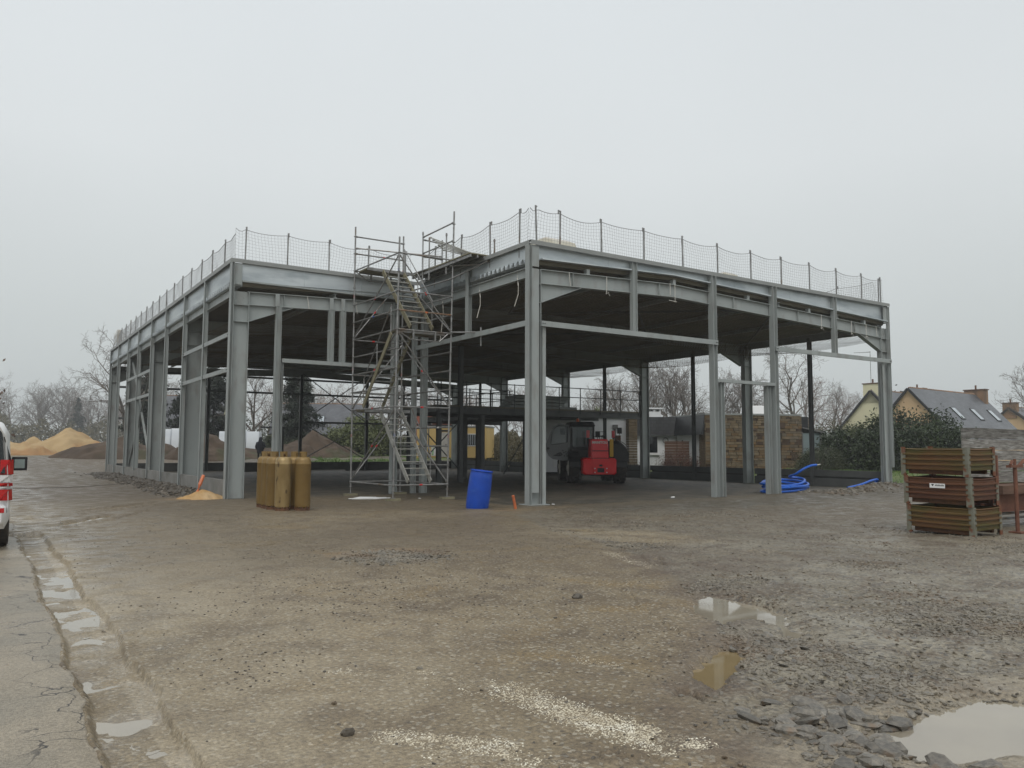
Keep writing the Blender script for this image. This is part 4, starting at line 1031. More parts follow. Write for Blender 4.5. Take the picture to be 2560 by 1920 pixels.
flight(10.62, 11.32, 25.1, 3.0, 22.95, 5.25, M['ply'], M['scaf'])
flight(11.28, 12.08, 22.95, 5.5, 25.15, 7.72, M['ply'], M['alu'])
# bridge to the roof with its own rails
mb = MB(); mb.box(12.55, 13.5, 21.4, 25.5, 7.765, 7.80); mb.build('bridge_deck', M['ply'], sca)
for x in (12.6, 12.85, 13.1, 13.4):
    mb = MB(); mb.bar((x, 21.4, 7.71), (x, 25.5, 7.71), .05, .09); mb.build('bridge_bearer', M['scaf'], sca)
for (x, y), z1 in (((12.56, 24.65), 9.2), ((12.62, 23.05), 8.8), ((12.58, 24.2), 8.9), ((13.35, 21.2), 8.3), ((13.3, 24.6), 9.0)):
    tb('bridge_standard', (x, y, 7.4), (x, y, z1))
for (p, q) in (((12.56,24.65,9.0), (12.68,22.68,9.08)), ((12.56,24.65,8.42), (12.68,22.68,8.47)), ((10.6,26.0,8.62), (13.3,24.6,8.4)), ((12.56,24.6,8.9), (13.3,24.55,8.85)), ((12.56,24.6,8.3), (13.3,24.55,8.28)), ((12.6,22.72,7.62), (13.9,20.9,7.55)), ((12.65,22.7,7.2), (13.2,21.3,7.6))):
    tb('bridge_rail', p, q)
for i in range(6):
    tb('loose_batten', (12.75+.08*i, 24.5-.05*i, 9.0-.09*i), (13.25+.06*i, 21.9+.1*i, 7.86+.015*i), .018, M['alu'])
tb('tie_tube', (12.6, 22.66, 5.40), (13.42, 21.45, 5.33)); tb('tie_tube', (13.2, 21.75, 5.5), (13.2, 21.75, 4.9))
for c in (SB, SC, SA, SD):
    mb = MB(); mb.bar((c[0]-.22, c[1]+.03, .035), (c[0]+.22, c[1]-.03, .035), .24, .07)
    tag(mb.build('sole_board', M['ply'], origin=(c[0], c[1], 0)), {SB:'short wooden sole board under the near left leg of the scaffold', SC:'short wooden sole board under the near right leg of the scaffold', SA:'wooden sole board under the far left scaffold leg', SD:'wooden sole board under the far right scaffold leg'}[c], 'board')

# ------------------------------------------------------------------ small things on the yard
def bottle(worn):
    root = empty('gas_bottle', (0,0,0)); m = M['gasworn'] if worn else M['gas']; r_ = .205
    mb = MB(); mb.lathe([(r_*.6,.06),(r_*.93,.10),(r_,.15),(r_,1.20),(r_*1.012,1.205),(r_*1.012,1.22),(r_,1.225),(r_*.985,1.29),(r_*.90,1.345),(r_*.68,1.385),(.05,1.395)], 28); mb.build('cylinder', m, root, True)
    mb = MB(); mb.lathe([(r_*.95,0),(r_*.95,.075),(r_*.90,.075),(r_*.90,0)], 28); 
    for i in range(10): a = i*.628; mb.box(r_*.86*math.cos(a)-.02, r_*.86*math.cos(a)+.02, r_*.86*math.sin(a)-.02, r_*.86*math.sin(a)+.02, .07, .12)
    mb.build('foot_ring', M['rustd'], root, True)
    mb = MB()
    for i in range(16):
        a, b = i*math.pi/8, (i+1)*math.pi/8
        if i in (3, 4, 11, 12): z0, z1 = 1.49, 1.53
        else: z0, z1 = 1.37, 1.53
        mb.add([(.098*math.cos(a),.098*math.sin(a),z0),(.098*math.cos(b),.098*math.sin(b),z0),(.098*math.cos(b),.098*math.sin(b),z1),(.098*math.cos(a),.098*math.sin(a),z1)], [(0,1,2,3)])
    o = mb.build('collar', M['gas'], root); s_ = o.modifiers.new('solid', 'SOLIDIFY'); s_.thickness = .012
    mb = MB(); mb.tube((0,0,1.36), (0,0,1.46), .028, 8); mb.tube((0,0,1.43), (.07,0,1.43), .014, 6); mb.build('valve', M['rustd'], root, True)
    return root
b0, b1 = bottle(False), bottle(True)
GB = 'ochre gas bottles standing in a cluster'
for k_, (x, y, rz, lab) in enumerate(((6.52,22.15,1.2,'ochre gas bottle at the far left end of the cluster'), (6.50,21.66,2.5,'ochre gas bottle second from the left in the cluster'), (6.50,21.22,.4,'ochre gas bottle just left of the pale worn one'),
        (6.55,20.62,0,'pale worn gas bottle with scuffed paint at the front of the cluster'), (6.98,21.05,3.6,'shaded gas bottle half hidden between the two front ones'), (7.00,20.42,5,'clean ochre gas bottle at the right end of the cluster'))):
    o = b1 if k_ == 3 else (b0 if k_ == 0 else copy_tree(b0))
    o.location = (x, y, zg(x,y)-.01); o.rotation_euler.z = rz; tag(o, lab, 'gas bottle', GB)
def barrel():
    root = tag(empty('plastic_barrel', (0,0,0)), 'bright blue plastic barrel leaning on the muddy ground near the front corner post', 'barrel')
    r_ = .31
    mb = MB(); mb.lathe([(r_*.86,0),(r_*.93,.015),(r_*.97,.06),(r_*1.0,.16),(r_*1.015,.35),(r_*1.02,.6),(r_*1.0,.85),(r_*.965,.99),(r_*.94,1.03),(r_*.93,1.06)], 36); mb.build('drum', M['barrel'], root, True)
    mb = MB(); mb.lathe([(r_*.93,1.055),(r_*1.0,1.062),(r_*1.005,1.085),(r_*.965,1.095),(r_*.95,1.07),(.01,1.068)], 36); mb.build('rim', M['barrel'], root, True)
    mb = MB(); mb.tube((.13,0,1.065), (.13,0,1.09), .035, 10); mb.tube((-.14,.02,1.065), (-.14,.02,1.088), .03, 10); mb.build('bung', M['barrel'], root, True)
    root.location = (11.28, 18.75, -.06); root.rotation_euler = (R(1), R(7), R(-30)); return root
barrel()
def tubething(name, pts, r_, m, label, cat, n=8, sub=None):
    root = tag(MB().path(pts, r_, n).build(name, m, None, True, origin=pts[0]), label, cat); return root
from mathutils import geometry as _g
def smooth_pts(p, k_=6):
    p = [Vector(q) for q in p]; out = []
    for i in range(len(p)-1):
        p0, p1, p2, p3 = p[max(i-1,0)], p[i], p[i+1], p[min(i+2,len(p)-1)]
        for j in range(k_):
            t = j/k_; out.append(.5*((2*p1)+(p2-p0)*t+(2*p0-5*p1+4*p2-p3)*t*t+(3*p1-p0-3*p2+p3)*t**3))
    return out+[p[-1]]
pts = []
for i in range(211):
    t = i/210; a = t*2*math.pi*6+.6; lp = t*6; k_ = (1-.085*((lp*1.7) % 2.6))
    pts.append((25.55+1.22*k_*math.cos(a), 19.75+.62*k_*math.sin(a), zg(25.5,19.7)+.05+.085*lp*(.7+.3*math.cos(a+lp))+.03*math.sin(a*1.3)))
pts += smooth_pts([pts[-1], (26.3, 20.1, .58), (26.15, 19.7, .68), (26.3, 19.45, .88), (26.6, 19.35, 1.0), (26.9, 19.3, 1.03)])[1:]
coil = tubething('pipe_coil', pts, .045, M['bpipe'], 'coil of thick bright blue water pipe lying behind the two door posts', 'pipe coil')
mb = MB(); mb.tube((26.88,19.3,1.03), (27.12,19.29,1.05), .02, 6); c_ = mb.build('pipe_liner', M['rope'], coil)
pts = [(28.4,19.0,.14), (29.2,18.95,.24), (30.0,19.0,.40), (30.6,19.1,.45), (30.85,19.3,.36), (30.7,19.5,.22), (30.2,19.4,.17), (29.5,19.2,.12), (28.9,19.2,.10)]
tubething('pipe_loop', smooth_pts([V(*q)+V(0,0,zg(q[0],q[1])-.06) for q in pts]), .045, M['bpipe'], 'loop of blue water pipe lying on gravel beside the right corner column', 'pipe')
tubething('conduit_stub', [(5.72,26.55,.22), (5.80,26.62,.45), (5.93,26.75,.73)], .055, M['orange'], 'orange conduit stub leaning out of the small sand heap', 'conduit')
tubething('conduit_stub', [(12.02,17.95,-.02), (11.97,17.93,.16), (11.90,17.9,.36)], .04, M['orange'], 'short orange conduit stub sticking up beside the front corner column', 'conduit')
tubething('cable', [(-1.5,34.2,zg(-1.5,34.2)+.02),(.6,34.9,zg(.6,34.9)+.03),(1.75,34.7,zg(1.75,34.7)+.02),(3.2,34.9,zg(3.2,34.9)+.03),(5.6,36.3,zg(5.6,36.3)+.05)], .010, M['mud'], 'thin muddy black cable lying across the muddy track left of the building', 'cable', 5)
def heap(name, m, label, cat, cx, cy, ax, ay, h, peaks=((0,0,1,1),), seed=0, n_=46, rough_=.1, rot=0, z0=None):
    """heap of loose material: peaks are (dx, dy, spread, height) in units of the half axes"""
    g = np.linspace(-1.25, 1.25, n_); U, W = np.meshgrid(g, g); z = np.zeros_like(U)
    for dx, dy, s_, hh in peaks:
        d = np.hypot((U-dx)/s_, (W-dy)/s_) + .16*fbm(U, W, .5, 3, seed); z = np.maximum(z, hh*np.clip(1-d, 0, 1)**.93)
    z = z*h + rough_*h*fbm(U, W, .3, 4, seed+9)*(z > .02)
    c, s = math.cos(rot), math.sin(rot); x, y = cx + U*ax*c - W*ay*s, cy + U*ax*s + W*ay*c
    zz_ = zbase(x, y) if z0 is None else z0
    v_ = np.stack([x, y, zz_ + z - .06 - .5*(z < .001)], -1).reshape(-1, 3); i_ = np.arange(n_*n_).reshape(n_, n_)
    q = np.stack([i_[:-1,:-1], i_[:-1,1:], i_[1:,1:], i_[1:,:-1]], -1).reshape(-1, 4)
    return tag(np_mesh(name, m, v_, q, origin=(cx, cy, 0), smooth=True), label, cat)
heap('sand_heap', M['sand'], 'small heap of orange sand against the foot of the left corner column', 'sand heap', 5.85, 26.6, .95, .75, .40, ((0,0,.9,1), (.45,-.1,.6,.55), (-.4,-.2,.55,.5)), 4, 60, .22)
mb = MB(); mb.add([(9.85,24.05,.03),(10.55,23.72,.03),(11.05,23.75,.04),(10.85,23.86,.04),(11.0,23.93,.04),(10.6,23.98,.05),(10.7,24.08,.05),(10.2,24.28,.06)], [(0,1,2,3,4,5,6,7)])
o = mb.build('foam_sheet', M['foam'], origin=(10.3,24,0)); s_ = o.modifiers.new('solid','SOLIDIFY'); s_.thickness = .03
tag(o, 'torn white foam sheet lying on the mud under the scaffold', 'foam sheet')
for x, y, s_, lab in ((9.75,23.9,.09,'small white scrap left of the torn foam sheet under the scaffold'), (11.72,23.0,.06,'small white scrap on the mud below the scaffold stairs'), (13.75,18.6,.06,'white scrap on gravel right of the front corner column'), (19.2,19.3,.10,'small white scrap on the gravel left of the door posts')):
    mb = MB(); vs, fs = protos[int(x) % 9]; mb.add([(x+p[0]*s_*2, y+p[1]*s_*1.5, zg(x,y)+.03+p[2]*s_) for p in vs], fs); tag(mb.build('foam_scrap', M['foam'], origin=(x,y,0)), lab, 'scrap')

# ------------------------------------------------------------------ telehandler, seen from behind
F2 = Vector((.487,.873,0)); L2 = Vector((.873,-.487,0))
TM = Matrix(((L2.x, F2.x, 0, 24.12), (L2.y, F2.y, 0, 29.05), (0, 0, 1, .02), (0, 0, 0, 1)))
tel = tag(empty('telehandler', (24.12, 29.05, 0)), 'red and black telehandler parked under the frame, seen from behind with its door open', 'telehandler')
T = lambda: MB(TM)
def rbox(mb, x0, x1, y0, y1, z0, z1, c=.05, taper=(0,0,0,0)):
    """box with chamfered vertical edges; taper shrinks the top (x0,x1,y0,y1)"""
    def ring(z, t): 
        a, b, d, e_ = x0+t*taper[0], x1-t*taper[1], y0+t*taper[2], y1-t*taper[3]
        return [(a+c,d,z),(b-c,d,z),(b,d+c,z),(b,e_-c,z),(b-c,e_,z),(a+c,e_,z),(a,e_-c,z),(a,d+c,z)]
    def inset(r_, k_): 
        cx, cy = sum(p[0] for p in r_)/8, sum(p[1] for p in r_)/8
        return [(p[0]+(cx-p[0])*k_, p[1]+(cy-p[1])*k_, p[2]) for p in r_]
    mb.loft([inset(ring(z0, 0), .04), [(p[0],p[1],z0+c*.7) for p in ring(z0, 0)], [(p[0],p[1],z1-c*.7) for p in ring(z1, 1)], inset(ring(z1, 1), .05)]); return mb
# wheels
for sx_ in (-1, 1):
    for yy in (.75, 3.75):
        cx = sx_*1.12; mb = T(); n_ = 36; prof = [(.36,-.20),(.50,-.235),(.62,-.24),(.675,-.20),(.69,-.10),(.69,.10),(.675,.20),(.62,.24),(.50,.235),(.36,.20)]
        vs = []
        for r_, x in prof: vs += [(cx+x, yy+r_*math.cos(2*math.pi*i/n_), .69+r_*math.sin(2*math.pi*i/n_)) for i in range(n_)]
        fs = [(k_*n_+i, k_*n_+(i+1) % n_, ((k_+1) % 10)*n_+(i+1) % n_, ((k_+1) % 10)*n_+i) for k_ in range(10) for i in range(n_)]
        mb.add(vs, fs)
        for i in range(18):
            for s2 in (-1, 1):
                a = 2*math.pi*(i+(.5 if s2 > 0 else 0))/18; a2 = a+.20
                p = Vector((cx+s2*.02, yy+.70*math.cos(a2), .69+.70*math.sin(a2))); q = Vector((cx+s2*.235, yy+.685*math.cos(a), .69+.685*math.sin(a)))
                mb.bar(p, q, .05, .06, (0, math.cos(a), math.sin(a)))
        wh = mb.build('wheel', M['tyre'], tel, True)
        mb = T(); mb.tube((cx+sx_*.13, yy, .69), (cx+sx_*.20, yy, .69), .36, 20); mb.tube((cx+sx_*.2, yy, .69), (cx+sx_*.26, yy, .69), .15, 12); mb.build('rim', M['cabw'], wh, True)
# chassis, counterweight
mb = T(); rbox(mb, -.62, .62, .3, 4.6, .55, 1.05, .05); mb.tube((-1.0,.75,.69), (1.0,.75,.69), .14, 8); mb.tube((-1.0,3.75,.69), (1.0,3.75,.69), .14, 8); mb.build('chassis', M['blk'], tel)
def octa(y, x0, x1, z0, z1, cx_, cz): return [(x0+cx_,y,z0),(x1-cx_,y,z0),(x1,y,z0+cz),(x1,y,z1-cz),(x1-cx_,y,z1),(x0+cx_,y,z1),(x0,y,z1-cz),(x0,y,z0+cz)]
mb = T(); mb.loft([octa(-.34,-.74,.74,.46,1.12,.1,.1), octa(-.28,-.79,.79,.41,1.18,.1,.08), octa(.3,-.80,.80,.40,1.20,.1,.06)]); mb.build('counterweight', M['trd'], tel)
mb = T(); rbox(mb, -.40, .44, -.30, .9, 1.16, 2.06, .06, (.02,.02,.10,0)); hood = mb.build('engine_cover', M['trd'], tel)
mb = T(); mb.box(-.37, .41, -.312, -.29, 1.50, 1.53); mb.box(-.39, .43, -.345, -.33, 1.16, 1.185); mb.build('seam', M['blk'], hood)
mb = T(); mb.prism([(-.36,-.342,.98),(.42,-.342,.98),(.38,-.342,1.16),(-.34,-.342,1.16)], (0,-.02,0)); mb.build('lower_panel', M['trd'], tel)
# hitch
mb = T(); mb.prism([(-.28,-.345,.44),(.34,-.345,.44),(.40,-.345,.80),(-.34,-.345,.80)], (0,-.05,0)); mb.build('hitch_plate', M['trd'], tel)
mb = T(); mb.prism([(-.13,-.40,.52),(.19,-.40,.52),(.19,-.40,.72),(-.13,-.40,.72)], (0,-.02,0)); mb.tube((.03,-.42,.80), (.03,-.42,.88), .07, 8); mb.build('hitch_recess', M['blk'], tel)
for x in (-.25, .31):
    for z in (.52, .70):
        mb = T(); mb.tube((x,-.40,z), (x,-.43,z), .03, 8); mb.build('pin', M['lampw'], tel)
def text(s_, size, m, mat4, parent, name='lettering', bold=.0, sx_=1):
    cu = bpy.data.curves.new('text', 'FONT'); cu.body = s_; cu.size = size; cu.extrude = .004; cu.offset = bold; cu.align_x = 'CENTER'; cu.align_y = 'CENTER'
    ob = bpy.data.objects.new('text', cu); col.objects.link(ob); dg = bpy.context.evaluated_depsgraph_get(); dg.update()
    me = bpy.data.meshes.new_from_object(ob.evaluated_get(dg)); bpy.data.objects.remove(ob); bpy.data.curves.remove(cu)
    me.transform(mat4 @ Matrix.Diagonal((sx_,1,1,1))); me.transform(Matrix.Translation(-WL[parent.name])); me.name = name
    me.materials.clear(); me.materials.append(m); return link(name, me, parent, WL[parent.name])
text('MANITOU', .155, M['white'], TM @ Matrix(((1,0,0,.02),(0,0,-1,-.222),(0,1,0,1.90),(0,0,0,1))), hood, bold=.006)
# boom along the centre line
mb = T(); rbox(mb, .38, .78, .15, 5.2, 1.32, 1.82, .04); mb.build('boom', M['blk'], tel)
mb = T(); mb.box(.49, .66, -.24, -.20, 1.24, 2.06); mb.tube((.57,-.245,1.95), (.57,-.26,1.95), .03, 8); mb.tube((.57,-.245,1.38), (.57,-.26,1.38), .03, 8); mb.build('safety_strut', M['yel'], tel)
# engine pod on the right, black and rounded
rings = []
for y, k_ in ((-.05,.86),(.1,1),(1.7,1),(2.4,.75)):
    rings.append([(.70,y,1.02),(1.42,y,1.02),(1.44,y,1.02+.42*k_),(1.36,y,1.02+.66*k_),(1.15,y,1.02+.85*k_),(.95,y,1.02+.95*k_),(.70,y,1.02+.98*k_)])
mb = T(); mb.loft(rings); mb.build('engine_pod', M['blk'], tel)
mb = T(); mb.path([(1.45,-.07,1.55),(1.38,-.07,1.72),(1.15,-.07,1.90),(.9,-.07,2.01)], .02, 5); mb.build('pod_edge', M['drum'], tel)
for sx_ in (-1, 1):
    mb = T(); 
    for i in range(7):
        a, b = math.pi*(.02+i*.10), math.pi*(.02+(i+1)*.10); 
        mb.add([(sx_*.86,.75-.78*math.cos(a),.69+.78*math.sin(a)),(sx_*1.38,.75-.78*math.cos(a),.69+.78*math.sin(a)),(sx_*1.38,.75-.78*math.cos(b),.69+.78*math.sin(b)),(sx_*.86,.75-.78*math.cos(b),.69+.78*math.sin(b))], [(0,1,2,3)])
    o = mb.build('mudguard', M['blk'], tel); s_ = o.modifiers.new('solid','SOLIDIFY'); s_.thickness = .04
# cab
cx0, cx1, cy0, cy1, cz0, cz1 = -1.24, -.08, .55, 2.25, 1.02, 2.86
cab = T(); rbox(cab, cx0, cx1, cy0, cy1, cz0, 1.62, .05); cab = cab.build('cab', M['blk'], tel)
mb = T()
for x, y in ((cx0+.05,cy0+.05),(cx1-.05,cy0+.05),(cx0+.05,cy1-.1),(cx1-.05,cy1-.1)): mb.bar((x,y,1.6), (x,y,2.7), .09, .09, (0,1,0))
mb.bar((cx0,cy0+.04,1.66),(cx1,cy0+.04,1.66),.08,.10); mb.build('cab_pillars', M['blk'], cab)
mb = T(); rbox(mb, cx0-.03, cx1+.03, cy0-.06, cy1+.08, 2.66, 2.90, .07, (.05,.05,.05,.05)); mb.build('cab_roof', M['blk'], cab)
mb = T(); mb.box(cx0+.1, cx1-.1, cy0+.03, cy0+.036, 1.70, 2.66); mb.build('rear_window', M['glass'], cab)
mb = T(); mb.box(cx0+.1, cx1-.1, cy1-.10, cy1-.09, 1.62, 2.66); mb.build('windscreen', M['glass'], cab)
mb = T(); mb.box(cx1-.04, cx1-.034, cy0+.1, cy1-.15, 1.65, 2.66); mb.build('side_window', M['glass'], cab)
mb = T(); rbox(mb, -.92, -.42, 1.0, 1.5, 1.45, 1.58, .04); rbox(mb, -.90, -.44, .92, 1.06, 1.55, 2.15, .05); mb.build('seat', M['blk'], cab)
mb = T(); mb.tube((-.66,1.75,1.4), (-.66,1.6,1.85), .03, 6); mb.lathe([(.17,0),(.20,.02),(.17,.04)], 16, (-.66,1.6,1.84)); mb.build('steering_wheel', M['blk'], cab)
mb = T(); mb.lathe([(.07,0),(.07,.03),(.06,.13),(.03,.16),(.001,.165)], 14, (-.86,.72,2.90)); mb.build('beacon', M['lampo'], tel, True)
# open door swung back on its hinge, seen flat on
DO = [(-1.30,2.74),(-1.34,1.06),(-1.62,1.04),(-2.08,1.12),(-2.28,1.28),(-2.42,1.60),(-2.40,1.85),(-2.20,2.35),(-2.02,2.68),(-1.80,2.80)]
WI = [(-1.36,2.68),(-1.38,1.92),(-1.75,1.84),(-2.15,1.80),(-2.17,1.86),(-2.12,2.30),(-1.98,2.60),(-1.80,2.70)]
yd = .62
def tri_ring(outer, inner, y0, y1):
    mb = T(); bm_pts = [Vector((x, z, 0)) for x, z in outer], [Vector((x, z, 0)) for x, z in inner]
    tris = _g.tessellate_polygon(bm_pts); allp = outer + inner
    vs = [(x, y0, z) for x, z in allp] + [(x, y1, z) for x, z in allp]; n_ = len(allp); no = len(outer)
    fs = [tuple(t) for t in tris] + [tuple(i+n_ for i in reversed(t)) for t in tris]
    fs += [(i, (i+1) % no, (i+1) % no+n_, i+n_) for i in range(no)]
    fs += [(no+i, no+(i+1) % len(inner), no+(i+1) % len(inner)+n_, no+i+n_) for i in range(len(inner))]
    return mb.add(vs, fs)
door = tri_ring(DO, WI, yd, yd+.06).build('cab_door', M['grydoor'], tel)
mb = T(); mb.path([(x, yd+.0, z) for x, z in WI], .022, 5, True); mb.build('window_seal', M['blk'], door)
mb = T(); mb.prism([(x, yd+.03, z) for x, z in WI], (0,.006,0)); mb.build('door_glass', M['glass'], door)
mb = T(); mb.prism([(-2.08,yd-.002,1.27),(-1.72,yd-.002,1.25),(-1.60,yd-.002,1.34),(-1.72,yd-.002,1.46),(-1.85,yd-.002,1.40)], (0,-.008,0))
for x, z in ((-1.52,1.27),(-1.44,1.36),(-1.55,1.43),(-1.40,1.27),(-1.46,1.46),(-1.60,1.52),(-1.36,1.42)): mb.box(x-.03, x+.03, yd-.01, yd-.002, z-.025, z+.025)
mb.build('vent_decal', M['blk'], door)
mb = T()
for x, z in ((-1.92,1.33),(-1.81,1.33),(-1.71,1.34),(-1.74,1.41),(-1.66,1.28)): mb.box(x-.022, x+.022, yd-.014, yd-.011, z-.014, z+.014)
mb.build('vent_slot', M['drum'], door)
mb = T(); mb.tube((-2.30,yd-.02,1.62), (-2.30,yd-.05,1.62), .06, 10); mb.build('door_handle', M['blk'], door)
# lamps and mirrors on stalks
for x, z in ((-.50,2.30),(.70,2.30)):
    mb = T(); rbox(mb, x-.075, x+.075, -.05, .02, z-.17, z+.17, .02); a_ = mb.build('tail_lamp', M['lampr'], tel)
    mb = T(); mb.tube((x,.0,z-.16), (x+.02,.1,1.7 if x < 0 else 1.9), .04, 6); mb.build('lamp_stalk', M['blk'], a_)
for (x, y, z), (ax, az_) in (((1.50,2.3,2.52),(1.42,1.9)), ((-1.42,1.9,2.45),(-1.24,2.45)), ((.28,1.7,2.32),(.1,2.2))):
    mb = T(); rbox(mb, x-.12, x+.12, y-.05, y+.06, z-.15, z+.15, .05); a_ = mb.build('mirror', M['blk'], tel)
    mb = T(); mb.tube((x,y,z-.1), (ax,y+.1,az_), .018, 6); mb.build('mirror_arm', M['blk'], a_)
mb = T(); mb.path([(.05,.5,2.05),(.05,.5,2.42),(.45,.5,2.42),(.45,.5,2.05)], .018, 6); mb.build('guard_hoop', M['blk'], tel)
for i in range(3):
    mb = T(); mb.path(smooth_pts([(.0+.1*i,.2,2.05),(.05+.1*i,.35,2.20+.02*i),(.3+.05*i,.4,2.16),(.42,.3,2.04)]), .018, 5); mb.build('hose', M['blk'], tel)
mb = T(); rbox(mb, 1.25, 1.5, 2.0, 2.1, 1.75, 2.28, .02); mb.build('warning_plate', M['rustd'], tel)

# ------------------------------------------------------------------ white van at the left edge
def van_section(y, w_, zb, zt, sh, k_=0):
    """half-section mirrored; w_ half width at the belt, sh tumblehome at the roof"""
    p = [(w_*.93, zb), (w_, zb+.16), (w_, .72), (w_*.985, 1.0), (w_-.03-sh*.35, 1.30), (w_-.05-sh, zt-.22), (w_-.14-sh, zt-.06), (w_-.35-sh, zt)]
    return [(-.97+x, y, z) for x, z in p] + [(-.97-x, y, z) for x, z in reversed(p)]
def van(label, m):
    root = tag(empty('van', (0,0,0)), label, 'van'); wd = .96
    S = [(0.06,wd-.05,.50,1.90,.03),(.0,wd-.03,.46,1.98,.02),(.10,wd,.34,2.03,.0),(.4,wd,.32,2.06,.02),(2.0,wd,.32,2.07,.02),(3.2,wd,.32,2.03,.03),(3.75,wd,.32,1.62,.06),(3.95,wd,.32,1.32,.05),(4.7,wd-.06,.34,1.05,.04),(4.92,wd-.14,.40,.92,.04)]
    mb = MB()
    rings = [van_section(*s_) for s_ in S]
    for i, r_ in enumerate(rings):
        if i >= 6: rings[i] = [(x, y, min(z, S[i][3])) for x, y, z in r_]
    mb.loft(rings); body = mb.build('body', m, root, True)
    for sgn in (1, -1):
        X = lambda x: -.97 + sgn*x
        mb = MB(); mb.prism([(X(.93),.02,1.42),(X(.955),.34,1.12),(X(.90),.46,1.80),(X(.84),.14,1.86),(X(.80),.03,1.84)], (sgn*.012,-.012,0)); mb.build('corner_window', M['dglass'], body)
        for a, b in ((.6,1.9),(2.0,2.95),(3.02,3.55)):
            mb = MB(); mb.prism([(X(.945),a,1.15),(X(.945),b,1.15),(X(.885),b-.03,1.80),(X(.885),a+.03,1.80)], (sgn*.015,0,0)); mb.build('side_window', M['dglass'], body)
        for z0, z1, c in ((1.18,1.41,'lampr'),(1.06,1.17,'lampw'),(1.0,1.05,'lampr'),(.96,.99,'lampw'),(.78,.95,'lampr')):
            mb = MB(); mb.prism([(X(.80),-.012,z0),(X(.935),.005,z0),(X(.985),.13,z0),(X(.975),.13,z1),(X(.925),.0,z1),(X(.80),-.015,z1)], (0,.02,0)); mb.build('tail_lamp', M[c], body)
        mb = MB(); rbox(mb, min(X(1.04),X(1.30)), max(X(1.04),X(1.30)), 3.38, 3.50, 1.16, 1.42, .04); mr_ = mb.build('door_mirror', M['blk'], root, True)
        mb = MB(); mb.box(min(X(1.085),X(1.255)), max(X(1.085),X(1.255)), 3.374, 3.379, 1.205, 1.375); mb.build('mirror_glass', pm('mirror_glass', (.30,.36,.36), None, rough=.08, metal=.6), mr_)
        mb = MB(); mb.tube((X(.94),3.46,1.18), (X(1.1),3.45,1.2), .03, 6); mb.build('mirror_arm', M['blk'], mr_)
        for yy in (.88, 3.98):
            mb = MB(); vs, n_ = [], 28
            for r_, x in ((.2,-.11),(.32,-.115),(.345,-.09),(.345,.09),(.32,.115),(.2,.11)): vs += [(X(.86)+x, yy+r_*math.cos(2*math.pi*i/n_), .345+r_*math.sin(2*math.pi*i/n_)) for i in range(n_)]
            mb.add(vs, [(q*n_+i, q*n_+(i+1) % n_, ((q+1) % 6)*n_+(i+1) % n_, ((q+1) % 6)*n_+i) for q in range(6) for i in range(n_)]); wh = mb.build('wheel', M['tyre'], root, True)
            mb = MB(); mb.tube((X(.94),yy,.345), (X(.965),yy,.345), .2, 18); mb.build('hub', M['drum'], wh)
    mb = MB(); mb.prism([(-1.84,.0,1.20),(-.10,.0,1.20),(-.17,.03,1.86),(-1.77,.03,1.86)], (0,-.012,0)); mb.build('rear_window', M['dglass'], body)
    mb = MB(); rbox(mb, -1.88, -.06, -.09, .12, .42, .72, .06); mb.build('rear_bumper', m, root, True)
    for x in (-1.75, -.19): 
        mb = MB(); mb.box(x-.1, x+.1, -.096, -.085, .60, .67); mb.build('reflector', M['lampr'], root)
    mb = MB(); mb.box(-1.23, -.71, -.012, .0, .98, 1.09); mb.build('number_plate', M['white'], body)
    mb = MB(); mb.prism([(-1.78,3.72,1.66),(-.16,3.72,1.66),(-.2,3.25,1.98),(-1.74,3.25,1.98)], (0,.02,.012)); mb.build('windscreen', M['dglass'], body)
    return root
v1 = van('white van with red tail lamp and black door mirror, cut off by the left edge', M['vanw'])
v1.location = (.42, 14.72, .0)
v2 = copy_tree(v1); v2.location = (41.2, 60.0, .95); v2.rotation_euler.z = R(-118); v2.scale = (1.15,1.15,1.15)
tag(v2, 'white van far behind the frame, just right of the yellow site cabin', 'van')

